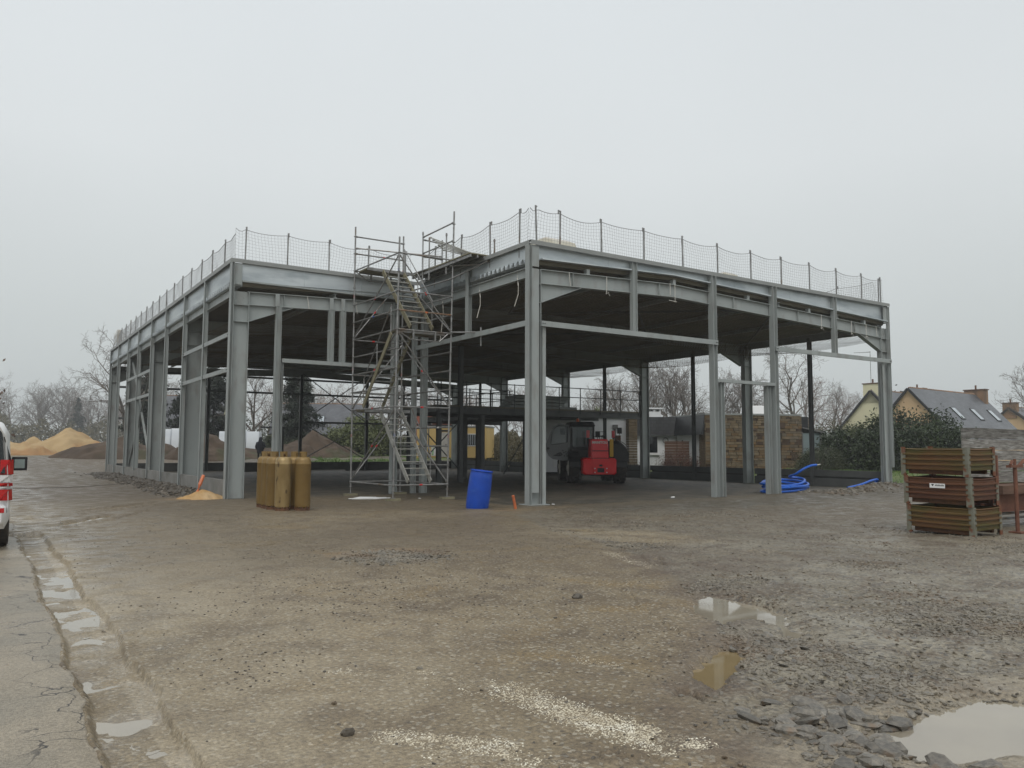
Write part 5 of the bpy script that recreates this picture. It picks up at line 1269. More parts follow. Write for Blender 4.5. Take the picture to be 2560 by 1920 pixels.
# ------------------------------------------------------------------ rusty stillage crates
def stillage(name, m, dx, sign=False, seed=0):
    r_ = random.Random(seed); root = empty(name, (0,0,0)); Wd, Dp, H = 1.27, .98, .555   # width along -y, depth along +x
    def rib(p, q, nrm, n_=3):
        p, q, nrm = Vector(p), Vector(q), Vector(nrm); z0, z1 = .13, .52; st_ = (z1-z0)/(n_+1); prof = [(z0, 0)]
        for i in range(1, n_+1):
            z = z0+st_*i; prof += [(z-.026, -.004), (z-.016, .034), (z+.010, .034), (z+.020, -.004)]
        prof += [(z1-.02, 0), (z1, .025), (z1+.012, .0)]
        prof = [(z0-.01, .015), (z0+.012, .02)] + prof
        vs = []; xs = [0, .25, .5, .75, 1]
        for t in xs:
            sagz = -.012*math.sin(t*math.pi)*r_.uniform(.4,1.3); bow = .014*math.sin(t*math.pi)
            vs += [p.lerp(q, t) + nrm*(o_+bow) + V(0,0,z+sagz*(z-z0)/(z1-z0)) for z, o_ in prof]
        k_ = len(prof); fs = [(a*k_+i, (a+1)*k_+i, (a+1)*k_+i+1, a*k_+i+1) for a in range(4) for i in range(k_-1)]
        mb = MB(); mb.add(vs, fs); o = mb.build('side_panel', m, root); s_ = o.modifiers.new('solid','SOLIDIFY'); s_.thickness = .006; return o
    c = .03
    fr = rib((0,-c,0), (0,-Wd+c,0), (-1,0,0)); rib((c,-Wd,0), (Dp-c,-Wd,0), (0,-1,0)); rib((Dp,-Wd+c,0), (Dp,-c,0), (1,0,0)); rib((Dp-c,0,0), (c,0,0), (0,1,0))
    mb = MB(); mb.box(.02, Dp-.02, -Wd+.02, -.02, .135, .145); mb.build('floor', M['rustd'], root)
    for x, y in ((0,0),(0,-Wd),(Dp,-Wd),(Dp,0)):
        sx_, sy_ = (1 if x == 0 else -1), (-1 if y == 0 else 1); t = r_.uniform(-.008,.008)
        mb = MB(); mb.prism([(x-.02*sx_,y-.02*sy_,0),(x+.075*sx_,y-.02*sy_,0),(x+.075*sx_,y-.008*sy_,0),(x-.008*sx_,y-.008*sy_,0),(x-.008*sx_,y+.075*sy_,0),(x-.02*sx_,y+.075*sy_,0)], (t,t,H))
        mb.box(min(x,x+.06*sx_), max(x,x+.06*sx_), min(y,y+.06*sy_), max(y,y+.06*sy_), -.0, .03)
        mb.build('corner_post', M['cratepost'], root)
    for x, y in ((.35,-Wd*.5),):
        
        for a_, b_ in ((.06,.14),(Dp-.14,Dp-.06)):
            mb = MB(); mb.box(a_, b_, -Wd+.1, -.1, .03, .12); mb.build('skid', M['rustd'], root)
    if sign:
        mb = MB(); mb.box(-.068, -.060, -.83, -.535, .335, .42); sg = mb.build('sign', M['pvc'], fr)
        mb = MB(); mb.prism([(-.0685,-.565,.405),(-.0685,-.625,.405),(-.0685,-.595,.365)], (-.002,0,0))
        for i in range(9):
            y = -.645-.0195*i; h = (.028,.03,.026,.03,.03,.022,.03,.03,.024)[i]; mb.box(-.0705, -.0685, y-.011, y, .372, .372+h)
        mb.build('printed_mark', M['blk'], sg)
    return root
CR = 'rusty steel stillage crates stacked three high'
for k_, (m, sg, lab, dx, dy, rz) in enumerate(((M['crate'], False, 'mossy ochre stillage crate on the ground, bottom of the stack', 0, 0, 0), (M['crateb'], True, 'dark red-brown stillage crate with a small white sign, middle of the stack', -.03, .02, .4), (M['crate'], False, 'ochre rusty stillage crate on top of the stack', -.05, .05, .8))):
    o = stillage('stillage_crate', m, 0, sg, k_); tag(o, lab, 'crate', CR)
    o.location = (15.42+dx, 9.0+dy, .0+.558*k_); o.rotation_euler = (R(.6), R(-.8), R(rz-1.0))

# ------------------------------------------------------------------ plank-sided trailer behind the crates
tr = tag(empty('plank_trailer', (17.4, 8.9, 0)), 'old rusty trailer with weathered grey plank side, at the right edge behind the crates', 'trailer')
hs_ = [.25,.24,.23,.24,.24]; z = .90
for i, h in enumerate(hs_):
    g_ = .012; mb = MB(); n_ = 14; x0, x1 = 17.35, 22.5; wob = [.006*math.sin(i*3+j*1.7) for j in range(n_+1)]
    ring = lambda j: [(x0+(x1-x0)*j/n_, 8.85, z+wob[j]), (x0+(x1-x0)*j/n_, 8.895, z+wob[j]), (x0+(x1-x0)*j/n_, 8.89, z+h-g_+wob[(j+3) % n_]), (x0+(x1-x0)*j/n_, 8.845+.006*(i % 2), z+h-g_+wob[(j+3) % n_])]
    mb.loft([ring(j) for j in range(n_+1)]); mb.build('plank', M['board'], tr); z += h
for y in (8.12, 8.93):
    mb = MB(); mb.bar((17.3, y, .80), (22.6, y, .80), .08, .17); mb.build('deck_edge', M['panelw'], tr)
mb = MB(); mb.box(17.3, 22.6, 8.17, 8.84, .80, .87); mb.build('deck', M['panelw'], tr)
mb = MB(); mb.ib((17.35, 8.3, .52), (22.6, 8.3, .52), .36, .12, (0,0,1)); mb.ib((17.35, 8.75, .52), (22.6, 8.75, .52), .36, .12, (0,0,1)); mb.build('chassis', M['rail_rust'], tr)
for x in (18.6, 20.6): 
    mb = MB(); mb.bar((x, 8.80, .7), (x, 8.80, 1.5), .06, .05, (1,0,0)); mb.build('stake', M['rail_rust'], tr)
mb = MB(); mb.tube((17.6, 8.45, .28), (21.5, 8.45, .26), .03, 8); mb.tube((17.6, 8.55, .16), (21.5, 8.55, .14), .022, 8); mb.tube((17.7, 8.4, .07), (21.3, 8.4, .07), .025, 8); mb.build('stored_tubes', M['scaf'], tr)
for y in (8.3, 8.8):
    mb = MB(); mb.tube((21.8, y-.1, .34), (21.8, y+.1, .34), .34, 20); mb.build('wheel', M['tyre'], tr)
mb = MB(); mb.tube((17.55, 8.6, .0), (17.55, 8.6, .5), .05, 8); mb.box(17.45,17.65,8.5,8.7,-.02,.03); mb.build('support_leg', M['rail_rust'], tr)
pr = tag(empty('screw_prop', (17.05, 7.72, 0)), 'rust-red screw prop with a clamp head standing before the trailer at the right edge', 'prop')
mb = MB(); mb.tube((17.05,7.72,-.02), (17.05,7.72,1.28), .04, 8); mb.box(16.93,17.17,7.6,7.84,-.01,.02); mb.build('tube', M['rail_rust'], pr)
mb = MB(); mb.box(16.8,17.3,7.67,7.77,1.27,1.32); mb.tube((16.88,7.72,1.32),(16.95,7.72,1.40),.03,6); mb.tube((17.22,7.72,1.30),(17.36,7.68,1.42),.035,6); mb.tube((17.05,7.72,1.32),(17.05,7.72,1.44),.03,6); mb.build('clamp_head', M['rail_rust'], pr)

# ------------------------------------------------------------------ two people beyond the far wall
def person(x, y, face, label, m, hood=True, h=1.78):
    z0 = zg(x, y); root = tag(empty('person', (x, y, z0)), label, 'person'); c, s = math.cos(face), math.sin(face)
    W = lambda a, b, z: (x+a*c-b*s, y+a*s+b*c, z0+z*h/1.78)
    J = {'pel':(0,0,.95,.15),'sp':(0,0,1.15,.15),'ch':(0,.01,1.36,.17),'nk':(0,.02,1.52,.065),'hd':(0,.05,1.62,.095),'hd2':(0,.05,1.72,.09)}
    for k_, s_ in (('l',-1),('r',1)):
        J.update({k_+'hip':(s_*.10,0,.90,.095),k_+'kn':(s_*.12,.03,.50,.065),k_+'an':(s_*.13,0,.09,.05),k_+'to':(s_*.15,.16,.04,.045),
                  k_+'sh':(s_*.20,.01,1.43,.07),k_+'el':(s_*.30,.0,1.15,.05),k_+'wr':(s_*.24,.17,1.00,.036),k_+'ha':(s_*.17,.24,.98,.034)})
    ks = list(J); vs = [Vector(W(*J[k_][:3])) - Vector((x,y,z0)) for k_ in ks]
    E_ = [('pel','sp'),('sp','ch'),('ch','nk'),('nk','hd'),('hd','hd2')]
    for k_ in 'lr': E_ += [('pel',k_+'hip'),(k_+'hip',k_+'kn'),(k_+'kn',k_+'an'),(k_+'an',k_+'to'),('ch',k_+'sh'),(k_+'sh',k_+'el'),(k_+'el',k_+'wr'),(k_+'wr',k_+'ha')]
    me = bpy.data.meshes.new('body'); me.from_pydata(vs, [(ks.index(a), ks.index(b)) for a, b in E_], []); me.materials.append(M['cloth'])
    o = link('body', me, root, (x, y, z0)); sk = o.modifiers.new('skin', 'SKIN'); 
    for i, k_ in enumerate(ks): me.skin_vertices[0].data[i].radius = (J[k_][3], J[k_][3])
    me.skin_vertices[0].data[0].use_root = True
    sb = o.modifiers.new('sub', 'SUBSURF'); sb.levels = 1; sb.render_levels = 1
    rings = []
    for z, a, b in ((.72,.235,.17),(.95,.25,.19),(1.15,.245,.18),(1.35,.27,.19),(1.46,.22,.16),(1.52,.11,.11)):
        rings.append([W(a*math.cos(t*math.pi/8), .02+b*math.sin(t*math.pi/8), z) for t in range(16)])
    mb = MB(); mb.loft(rings)
    for s_ in (-1, 1): mb.path([W(s_*.21,.01,1.44), W(s_*.32,.0,1.16), W(s_*.26,.17,1.01)], [.095,.08,.06], 8)
    mb.build('coat', m, root, True)
    if hood:
        rings = [[W(a*math.cos(t*math.pi/6), .03-.02*i+b*math.sin(t*math.pi/6), z) for t in range(12)] for i, (z, a, b) in enumerate(((1.50,.15,.14),(1.60,.135,.15),(1.70,.125,.14),(1.78,.085,.10),(1.81,.03,.04)))]
        mb = MB(); mb.loft(rings); mb.build('hood', m, root, True)
    else:
        mb = MB(); mb.lathe([(.115,1.62),(.12,1.70),(.09,1.78),(.02,1.81)], 12, (x, y, z0)); mb.build('cap', m, root, True)
person(17.45, 60.6, R(150), 'person in a dark hooded coat standing with back turned beyond the far low wall', M['cloth'], True, 2.0)
person(18.75, 60.3, R(80), 'person in a navy jacket, half hidden by the grey post left of centre', M['cloth2'], False, 1.85)

# ------------------------------------------------------------------ heaps and materials on the far ground
heap('sand_heap', M['sandfar'], 'tall peaked heap of yellow sand in the far left field', 'sand heap', 7.0, 91, 5.0, 3.4, 2.75, ((.05,0,.9,1),(-.55,.1,.5,.62),(-.25,.1,.5,.6)), 11, 90, .22)
heap('sand_heap', M['sandfar'], 'long low heap of orange sand in the far left field beside the van', 'sand heap', 2.0, 87, 4.4, 3.0, 1.9, ((-.2,0,.9,1),(.35,-.1,.7,.7),(-.6,.0,.6,.9)), 12, 90, .24)
heap('earth_heap', M['earth'], 'dark earth heap between the sand and the far left corner of the frame', 'earth heap', 9.2, 69, 5.2, 3.0, 1.5, ((0,0,1,1),(.5,.1,.6,.9),(-.5,0,.5,.5)), 13, 80, .26)
heap('earth_heap', M['earth'], 'rounded brown earth heap behind the left bays, before the white wrapped stacks', 'earth heap', 14.9, 66.8, 3.4, 2.8, 2.1, ((.05,0,1,1),(-.5,0,.6,.55)), 14, 80, .24)
heap('earth_heap', M['earth'], 'reddish earth heap behind the cross bracing of the back wall', 'earth heap', 25.0, 70.3, 4.8, 3.0, 2.2, ((0,0,.95,1),(-.5,.1,.6,.6),(.55,0,.5,.5)), 15, 80, .24)
heap('earth_heap', M['earth'], 'low spread of brown spoil left of the reddish heap, beyond the two people', 'earth heap', 18.2, 69.5, 4.2, 3, 1.0, ((0,0,1,1),(.6,.2,.5,.8),(-.5,0,.5,.8)), 16, 50, .2)
def wrapped(x, y, rz, n_, label, h=2.2):
    z0 = zg(x, y)+.35; root = tag(empty('wrapped_stack', (x, y, z0)), label, 'wrapped stack'); Mx = Matrix.Translation((x, y, z0)) @ Matrix.Rotation(rz, 4, 'Z')
    for i in range(n_):
        mb = MB(Mx); k_ = h*(1 if i % 2 else .97); rbox(mb, i*1.25, i*1.25+1.2, 0, 1.2, .12, k_, .08); mb.build('wrapped_bale', M['wrap'], root, True)
        mb = MB(Mx); [mb.box(i*1.25+.05, i*1.25+1.15, yy, yy+.1, 0, .11) for yy in (.05,.55,1.05)]; mb.build('pallet', M['panelw'], root)
wrapped(13.7, 81.0, -.55, 3, 'white wrapped stack of pallets behind the left bays, left of the big trees'); wrapped(18.6, 78.2, -.5, 3, 'second white wrapped stack nearer the left corner column', 2.0)

# ------------------------------------------------------------------ site cabin and buildings behind
def frame(x, y, z, deg): return Matrix.Translation((x, y, z)) @ Matrix.Rotation(R(deg), 4, 'Z')
Cm = frame(30.7, 60.9, .78, -47); B = lambda: MB(Cm); cb = tag(empty('site_cabin', (30.7,60.9,.78)), 'yellow site cabin with a barred window behind the steel frame', 'site cabin')
Wc = 6.1
mb = B(); rbox(mb, 0, Wc, 0, 2.5, .08, 2.62, .03); mb.build('shell', M['cabin'], cb)
mb = B(); mb.box(-.04, Wc+.04, -.05, 2.55, 2.62, 2.74); mb.build('roof', M['coping'], cb)
for x in (0.0, 1.0, Wc-.09):
    mb = B(); mb.box(x, x+.09, -.03, 0, .0, 2.62); mb.build('frame_post', M['dsteel'] if x == 1. else M['cabin'], cb)
mb = B(); mb.box(1.75, 2.75, -.03, -.002, .15, 2.2); mb.build('door', M['cabw'], cb)
mb = B(); mb.box(2.55,2.65,-.07,-.03,1.1,1.2); mb.build('door_handle', M['blk'], cb)
mb = B(); mb.box(1.3, 1.72, -.02, -.002, .25, 1.0); nb = mb.build('notice_board', M['white'], cb)
mb = B(); [mb.box(1.34+.02*i, 1.5, -.028, -.02, .32+.11*i, .39+.11*i) for i in range(6)]; mb.build('print', M['green'], nb)
mb = B(); mb.box(1.7,2.8,-.02,-.002,2.27,2.42); mb.build('sign_strip', M['blk'], cb)
mb = B(); mb.box(4.0, 5.45, -.04, -.002, 1.05, 2.1); wn_ = mb.build('window', M['white'], cb)
mb = B(); mb.box(4.08, 5.37, -.048, -.04, 1.13, 2.02); mb.build('pane', M['dglass'], wn_)
for i in range(7):
    mb = B(); x = 4.16+.19*i; mb.box(x-.014, x+.014, -.075, -.05, 1.08, 2.07); mb.build('window_bar', M['galv'], wn_)
# red brick house beyond
Bm = frame(35.6, 72.4, .8, -33); B = lambda: MB(Bm); bh = tag(empty('brick_house', (35.6,72.4,.8)), 'red brick house just showing above the yellow site cabin', 'house')
mb = B(); mb.box(0, 4.6, 0, 6, 0, 4.35); mb.build('wall', M['rbrick'], bh)
mb = B(); mb.box(-.15, 4.75, -.15, 6.1, 4.35, 4.5); mb.build('roof', M['drum'], bh)
mb = B(); mb.box(1.7,2.3,-.05,-.002,3.2,4.0); q = mb.build('window', M['white'], bh); mb = B(); mb.box(1.77,2.23,-.06,-.05,3.27,3.93); mb.build('pane', M['dglass'], q)

# flat-roofed stone house
Hm = frame(36.4, 33.78, 0, -22); B = lambda: MB(Hm); sh = tag(empty('stone_house', (36.4,33.78,0)), 'low flat-roofed house with tan stone front and slate band, right of the telehandler', 'house')
SW, SZ0, SZ1 = 6.42, .1, 3.80
DX0, DX1, DZ1 = 4.45, 5.0, 2.66
mb = B(); mb.box(.06, DX0, .06, 5.5, SZ0, SZ1-.08); mb.box(DX0, DX1, .06, 5.5, DZ1, SZ1-.08); mb.box(DX1, SW-.06, .06, 5.5, SZ0, SZ1-.08); mb.box(DX0, DX1, .5, 5.5, SZ0, DZ1); mb.build('core_wall', pm('mortar', (.07,.056,.038), (.05,.04,.028), 2, .95), sh)
mb = B(); mb.box(-.03, SW+.03, -.03, 5.6, SZ1-.08, SZ1+.02); mb.build('coping', M['coping'], sh)
smats = [pm('stone_block_%s' % n_, a, b, 3.5, .9, 0, .4, 25) for n_, a, b in (('buff', (.18,.137,.083), (.125,.094,.056)), ('ochre', (.165,.105,.05), (.115,.075,.036)), ('brown', (.085,.055,.034), (.055,.036,.024)), ('grey', (.15,.122,.085), (.11,.09,.062)))]
rs = random.Random(5); z = SZ0; sto = []
while z < SZ1-.12:
    h = rs.uniform(.105, .20); h = min(h, SZ1-.09-z); x = 0
    while x < SW-.05:
        l_ = rs.uniform(.26, .62); l_ = min(l_, SW-x)
        if SW-x-l_ < .2: l_ = SW-x
        segs = [(x, x+l_)]
        if z+h*.5 < DZ1:
            segs = []
            if x < DX0: segs.append((x, min(x+l_, DX0)))
            if x+l_ > DX1: segs.append((max(x, DX1), x+l_))
        for a, b in segs:
            if b-a < .06: continue
            sto.append((a, b, z, h))
        x += l_
    z += h
sto.sort(key=lambda q: -(q[1]-q[0])*q[3]); rest = B()
for k_, (a, b, z, h) in enumerate(sto):
    o_ = rs.uniform(.0, .045); gp = .012; mb = B() if k_ < 296 else rest
    f0 = [(a+gp, -o_, z+gp), (b-gp, -o_-rs.uniform(-.015,.015), z+gp), (b-gp, -o_, z+h-gp), (a+gp, -o_+rs.uniform(-.015,.015), z+h-gp)]
    mb.loft([[(a+gp,.06,z+gp),(b-gp,.06,z+gp),(b-gp,.06,z+h-gp),(a+gp,.06,z+h-gp)][::-1], f0[::-1]])
    if k_ < 296: mb.build('stone_block', smats[rs.choices(range(4), (5,3,1.6,3))[0]], sh)
if rest.v: tag(rest.build('small_stones', smats[0], sh), kind='stuff')
# returns and pillar, too small to pick apart
def stones(x0, x1, z0, z1, mk, name):
    mb = B(); z = z0
    while z < z1-.05:
        h = min(rs.uniform(.13,.2), z1-z); x = x0
        while x < x1-.02:
            l_ = min(rs.uniform(.2,.5), x1-x); mb.add(*mk(x+.008, x+l_-.008, z+.008, z+h-.008, rs.uniform(0,.025))); x += l_
        z += h
    tag(mb.build(name, smats[0], sh), kind='stuff')
def cube6(a, b): 
    (x0,y0,z0),(x1,y1,z1) = a, b
    return [(x0,y0,z0),(x1,y0,z0),(x1,y1,z0),(x0,y1,z0),(x0,y0,z1),(x1,y0,z1),(x1,y1,z1),(x0,y1,z1)], [(0,3,2,1),(4,5,6,7),(0,1,5,4),(1,2,6,5),(2,3,7,6),(3,0,4,7)]
stones(-3.98, -3.42, .2, 3.55, lambda a, b, z0, z1, o_: cube6((a,2.45-o_,z0),(b,3.0,z1)), 'pillar_stones')
stones(0, .9, SZ0, SZ1-.1, lambda a, b, z0, z1, o_: cube6((-o_,a,z0),(.07,b,z1)), 'return_stones')
mb = B(); mb.box(DX0+.02, DX1-.02, .12, .16, .45, DZ1-.03); q = mb.build('door_frame', M['pvc'], sh)
mb = B(); mb.box(DX0+.06, DX1-.10, .10, .118, .55, DZ1-.08); mb.build('pane', pm('curtained_glass', (.13,.145,.145), (.22,.23,.23), 9, .15, 0, 0, 10, (6,1,.1)), q)
mb = B(); mb.box(DX0, DX1, -.06, .1, .40, .46); mb.build('sill', M['pvc'], sh)
for (x0, z0, x1, z1) in ((4.9,2.95,5.28,3.3),):
    mb = B(); mb.box(x0, x1, -.05, -.0, z0, z1); mb.build('stone_block', smats[2], sh)
# slate band and white walls of the wing
def slab(name, m, p, q, z0, z1, t=.12, lean_=0, uv=False):
    p3, q3 = Vector((*p, 0)), Vector((*q, 0)); d = (q3-p3).normalized(); nr_ = Vector((d.y, -d.x, 0))
    mb = B(); mb.prism([p3+V(0,0,z0)+nr_*lean_, q3+V(0,0,z0)+nr_*lean_, q3+V(0,0,z1), p3+V(0,0,z1)], -nr_*t); o = mb.build(name, m, sh)
    if uv: D3 = Hm.to_3x3(); uv_plane(o, D3 @ d, (0,0,1), Hm @ p3)
    return o
slab('slate_band', M['slated'], (-.02, 4.3), (-.02, .05), 2.52, 3.74, .12, .22, True); slab('wall', M['wwall'], (.05, 4.4), (.05, .9), .2, 2.6, .1)
slab('slate_band', M['slated'], (-5.5, 7.0), (.05, 4.35), 2.52, 3.76, .12, .22, True); slab('wall', M['wwall'], (-5.5, 7.1), (.1, 4.45), .2, 2.6, .1)
mb = B(); mb.prism([(-5.4,7.2,3.55),(0,4.5,3.55),(0,9,3.55),(-5.4,9,3.55)], (0,0,.1)); mb.build('flat_roof', M['dconc'], sh)
wx = lambda t: (-5.5+5.6*t, 7.1-2.65*t)
for t0, t1, z0, z1, nm in ((.70,.80,1.35,2.5,'window'),):
    p, q = wx(t0), wx(t1); d_ = Vector((q[0]-p[0], q[1]-p[1], 0)).normalized(); nn = Vector((d_.y,-d_.x,0))
    mb = B(); mb.prism([Vector((*p,z0)), Vector((*q,z0)), Vector((*q,z1)), Vector((*p,z1))], nn*.05); fr_ = mb.build(nm, M['pvc'], sh)
    mb = B(); mb.prism([Vector((*p,z0+.05))+d_*.05+nn*.05, Vector((*q,z0+.05))-d_*.05+nn*.05, Vector((*q,z1-.05))-d_*.05+nn*.05, Vector((*p,z1-.05))+d_*.05+nn*.05], nn*.012); mb.build('pane', M['dglass'], fr_)
    mb = B(); mb.prism([Vector((*p,z0-.1))-d_*.08, Vector((*q,z0-.1))+d_*.08, Vector((*q,z0-.02))+d_*.08, Vector((*p,z0-.02))-d_*.08], nn*.14); mb.build('sill', M['pvc'], sh)
p = Vector((*wx(.87), 2.2)); mb = B()
mb.path([p + V(.18*math.cos(a), -.03-.0*math.sin(a), .18*math.sin(a)) + V(0,-.08,0) for a in np.linspace(0, 6.28, 20)[:-1]], .03, 5, True); mb.build('round_vent', M['drum'], sh)
mb = B(); mb.box(-.04,-.0,3.3,3.42,1.7,2.2); mb.build('wall_lamp', M['blk'], sh)
# annex at the left and its downpipe, chimney, rooflight, glazed porch at the right
mb = B(); mb.box(-9.4, -3.9, 3.0, 8.5, .2, 3.55); mb.build('annex_wall', M['wwall'], sh)
mb = B(); mb.box(-9.5, -3.4, 2.9, 8.6, 3.55, 3.68); mb.build('annex_roof', M['coping'], sh)
mb = B(); mb.tube((-4.7,2.93,.3),(-4.7,2.93,2.9),.06,8); mb.box(-4.85,-4.55,2.85,3.0,2.9,3.15); mb.build('downpipe', M['drum'], sh)
for i in range(7): 
    mb = B(); mb.box(-8.7, -7.4, 2.96, 2.999, .5+.3*i, .78+.3*i); mb.build('shutter_slat', M['pvc'], sh)
mb = B(); mb.box(-.75, .25, 7.6, 8.3, 3.5, 4.25); mb.box(-.85,.35,7.5,8.4,4.42,4.52); [mb.box(x, x+.12, 7.6, 8.3, 4.25, 4.42) for x in (-.75,-.3,.13)]; mb.build('chimney', M['wwall'], sh)
mb = B(); rbox(mb, 4.1, 5.6, 2.2, 3.6, 3.8, 4.45, .05, (.1,.1,.1,.1)); mb.build('rooflight_dome', M['pvc'], sh)
mb = B(); mb.box(SW+.05, SW+1.2, 1.2, 4.5, 2.75, 3.72); o = mb.build('slate_band', M['slated'], sh); uv_plane(o, Hm.to_3x3() @ V(1,0,0), (0,0,1), Hm @ V(SW,1.2,0))
mb = B(); mb.prism([(SW+.02,-.1,2.95),(SW+1.5,-.1,2.65),(SW+1.5,-.1,2.73),(SW+.02,-.1,3.03)], (0,2.5,0)); mb.build('porch_roof', M['drum'], sh)
mb = B(); mb.box(SW+.05, SW+1.35, .1, 2.4, .2, .9); mb.build('porch_wall', M['wwall'], sh)
for x in (SW+.05, SW+.65, SW+1.28): 
    mb = B(); mb.box(x, x+.07, .05, .12, .9, 2.7); mb.build('porch_frame', M['drum'], sh)
mb = B(); mb.box(SW+.1, SW+1.3, .1, .13, .9, 2.65); mb.build('pane', pm('porch_glass', (.20,.25,.25), None, rough=.06), sh)
fc = tag(empty('wood_screen', Hm @ V(-1.7,2.1,.3)), 'brown wooden slatted screen behind the rusty shrub, before the white wall', 'screen')
for k_, x in enumerate((-1.75, -.92)):
    for i in range(10):
        mb = B(); mb.box(x, x+.80, 2.1, 2.13, .35+.175*i, .35+.175*i+.165); mb.build('slat', M['panelw'], fc)
    mb = B(); mb.box(x-.02, x+.82, 2.07, 2.16, 2.1, 2.14); mb.build('top_rail', M['panelw'], fc)

# gabled houses at the right
def gable_house(x, y, zr_, deg, w_, L_, z_e, label, mw, chims, lights=(), slope=None, z0=.4):
    Gm = frame(x, y, 0, deg); B = lambda: MB(Gm); root = tag(empty('house', (x, y, z0)), label, 'house')
    mb = B(); mb.prism([(0,-w_,z0),(0,w_,z0),(0,w_,z_e),(0,0,zr_),(0,-w_,z_e)], (L_,0,0)); mb.build('wall', mw, root)
    D3 = Gm.to_3x3(); s_ = Vector((0, w_, z_e-zr_)).normalized(); ov = .35
    for sg in (-1, 1):
        dn = Vector((0, sg*s_.y, s_.z)); n_ = Vector((0, sg*-s_.z, s_.y)); e_ = Vector((0,0,zr_)) + n_*.06; k_ = math.hypot(w_, zr_-z_e)+ov
        mb = B(); mb.prism([e_+V(-.25,0,0), e_+V(L_+.25,0,0), e_+V(L_+.25,0,0)+dn*k_, e_+V(-.25,0,0)+dn*k_], n_*.09); o = mb.build('roof', M['slate'], root)
        uv_plane(o, D3 @ V(1,0,0), D3 @ dn, Gm @ e_)
        for xx in (-.27, L_+.25):
            mb = B(); mb.prism([e_+V(xx,0,.07), e_+V(xx,0,.07)+dn*k_, e_+V(xx,0,-.20)+dn*k_, e_+V(xx,0,-.20)], (.03,0,0)); mb.build('verge_board', M['blk'], root)
        if sg == -1:
            for t, dl in lights:
                c = e_ + V(t, 0, 0) + dn*dl + n_*.09
                mb = B(); mb.prism([c, c+V(.85,0,0), c+V(.85,0,0)+dn*1.5, c+dn*1.5], n_*.06); wi = mb.build('roof_window', M['blk'], root)
                mb = B(); c2 = c+n_*.06+V(.08,0,0)+dn*.10; mb.prism([c2, c2+V(.69,0,0), c2+V(.69,0,0)+dn*1.28, c2+dn*1.28], n_*.015); mb.build('pane', M['sglass'], wi)
    mb = B()
    for i in range(int(L_/.33)): mb.tube((i*.33, 0, zr_+.10), (i*.33+.34, 0, zr_+.13), .10, 6, .12)
    mb.build('ridge_tiles', M['chim'], root)
    for cx, h, ln in chims:
        mb = B(); mb.box(cx, cx+.75, -ln/2, ln/2, zr_-1.2, zr_+h); ch = mb.build('chimney', M['chim'] if mw is M['tan'] else mw, root)
        mb = B(); mb.box(cx-.08, cx+.83, -ln/2-.08, ln/2+.08, zr_+h, zr_+h+.09); mb.tube((cx+.37,0,zr_+h+.09),(cx+.37,0,zr_+h+.5),.09,8); mb.build('chimney_cap', M['rustd'], ch)
    return root, Gm
gable_house(67.58, 38.95, 6.96, 4.6, 3.95, 14.5, 2.55, 'tan rendered gable house with slate roof and three roof windows at the right', M['tan'], ((13.4, .55, 1.9),), ((4.2,2.15),(8.2,2.15),(12.0,2.15)))
hs2, Gm2 = gable_house(74.1, 46.61, 7.5, 4.6, 4.2, 10, 2.9, 'pale cream gable house with slate roof behind the right corner column', M['cream'], ((.0, .75, 1.7), (9.4, .7, 1.6)))
mb = MB(Gm2); mb.tube((.4,.2,8.2),(.4,.2,11.6),.03,5); mb.tube((.4,.2,11.5),(.4,1.9,11.6),.025,5); [mb.tube((.2,.3+.18*i,11.55),(.6,.3+.18*i,11.55),.012,4) for i in range(7)]; mb.build('tv_antenna', M['scaf'], hs2)
mb = MB(Gm2); mb.prism([(-.3,4.0,3.2),(-.3,5.8,2.2),(-.3,5.6,2.2),(-.3,4,3.0)],(6,0,0)); mb.build('eave_return', M['wwall'], hs2)
gable_house(101, 46.0, 6.6, 0, 4.5, 16, 3, 'distant dark-roofed house at the right edge beyond the roof windows', M['tan'], ((-.1, .6, 1.5),), ((3.5,2.0),), z0=.6)
gable_house(28.4, 92.5, 6.7, -24, 4.2, 10, 3.3, 'far grey slate-roofed house seen between the posts of the left front bay', M['cream'], (), ((1.6,2.4),(4.8,2.4)), z0=.9)
gable_house(15.5, 101, 7.6, -24, 4.2, 9, 3.3, 'far grey-roofed house glimpsed above the white wrapped stacks', M['cream'], (), (), z0=.9)

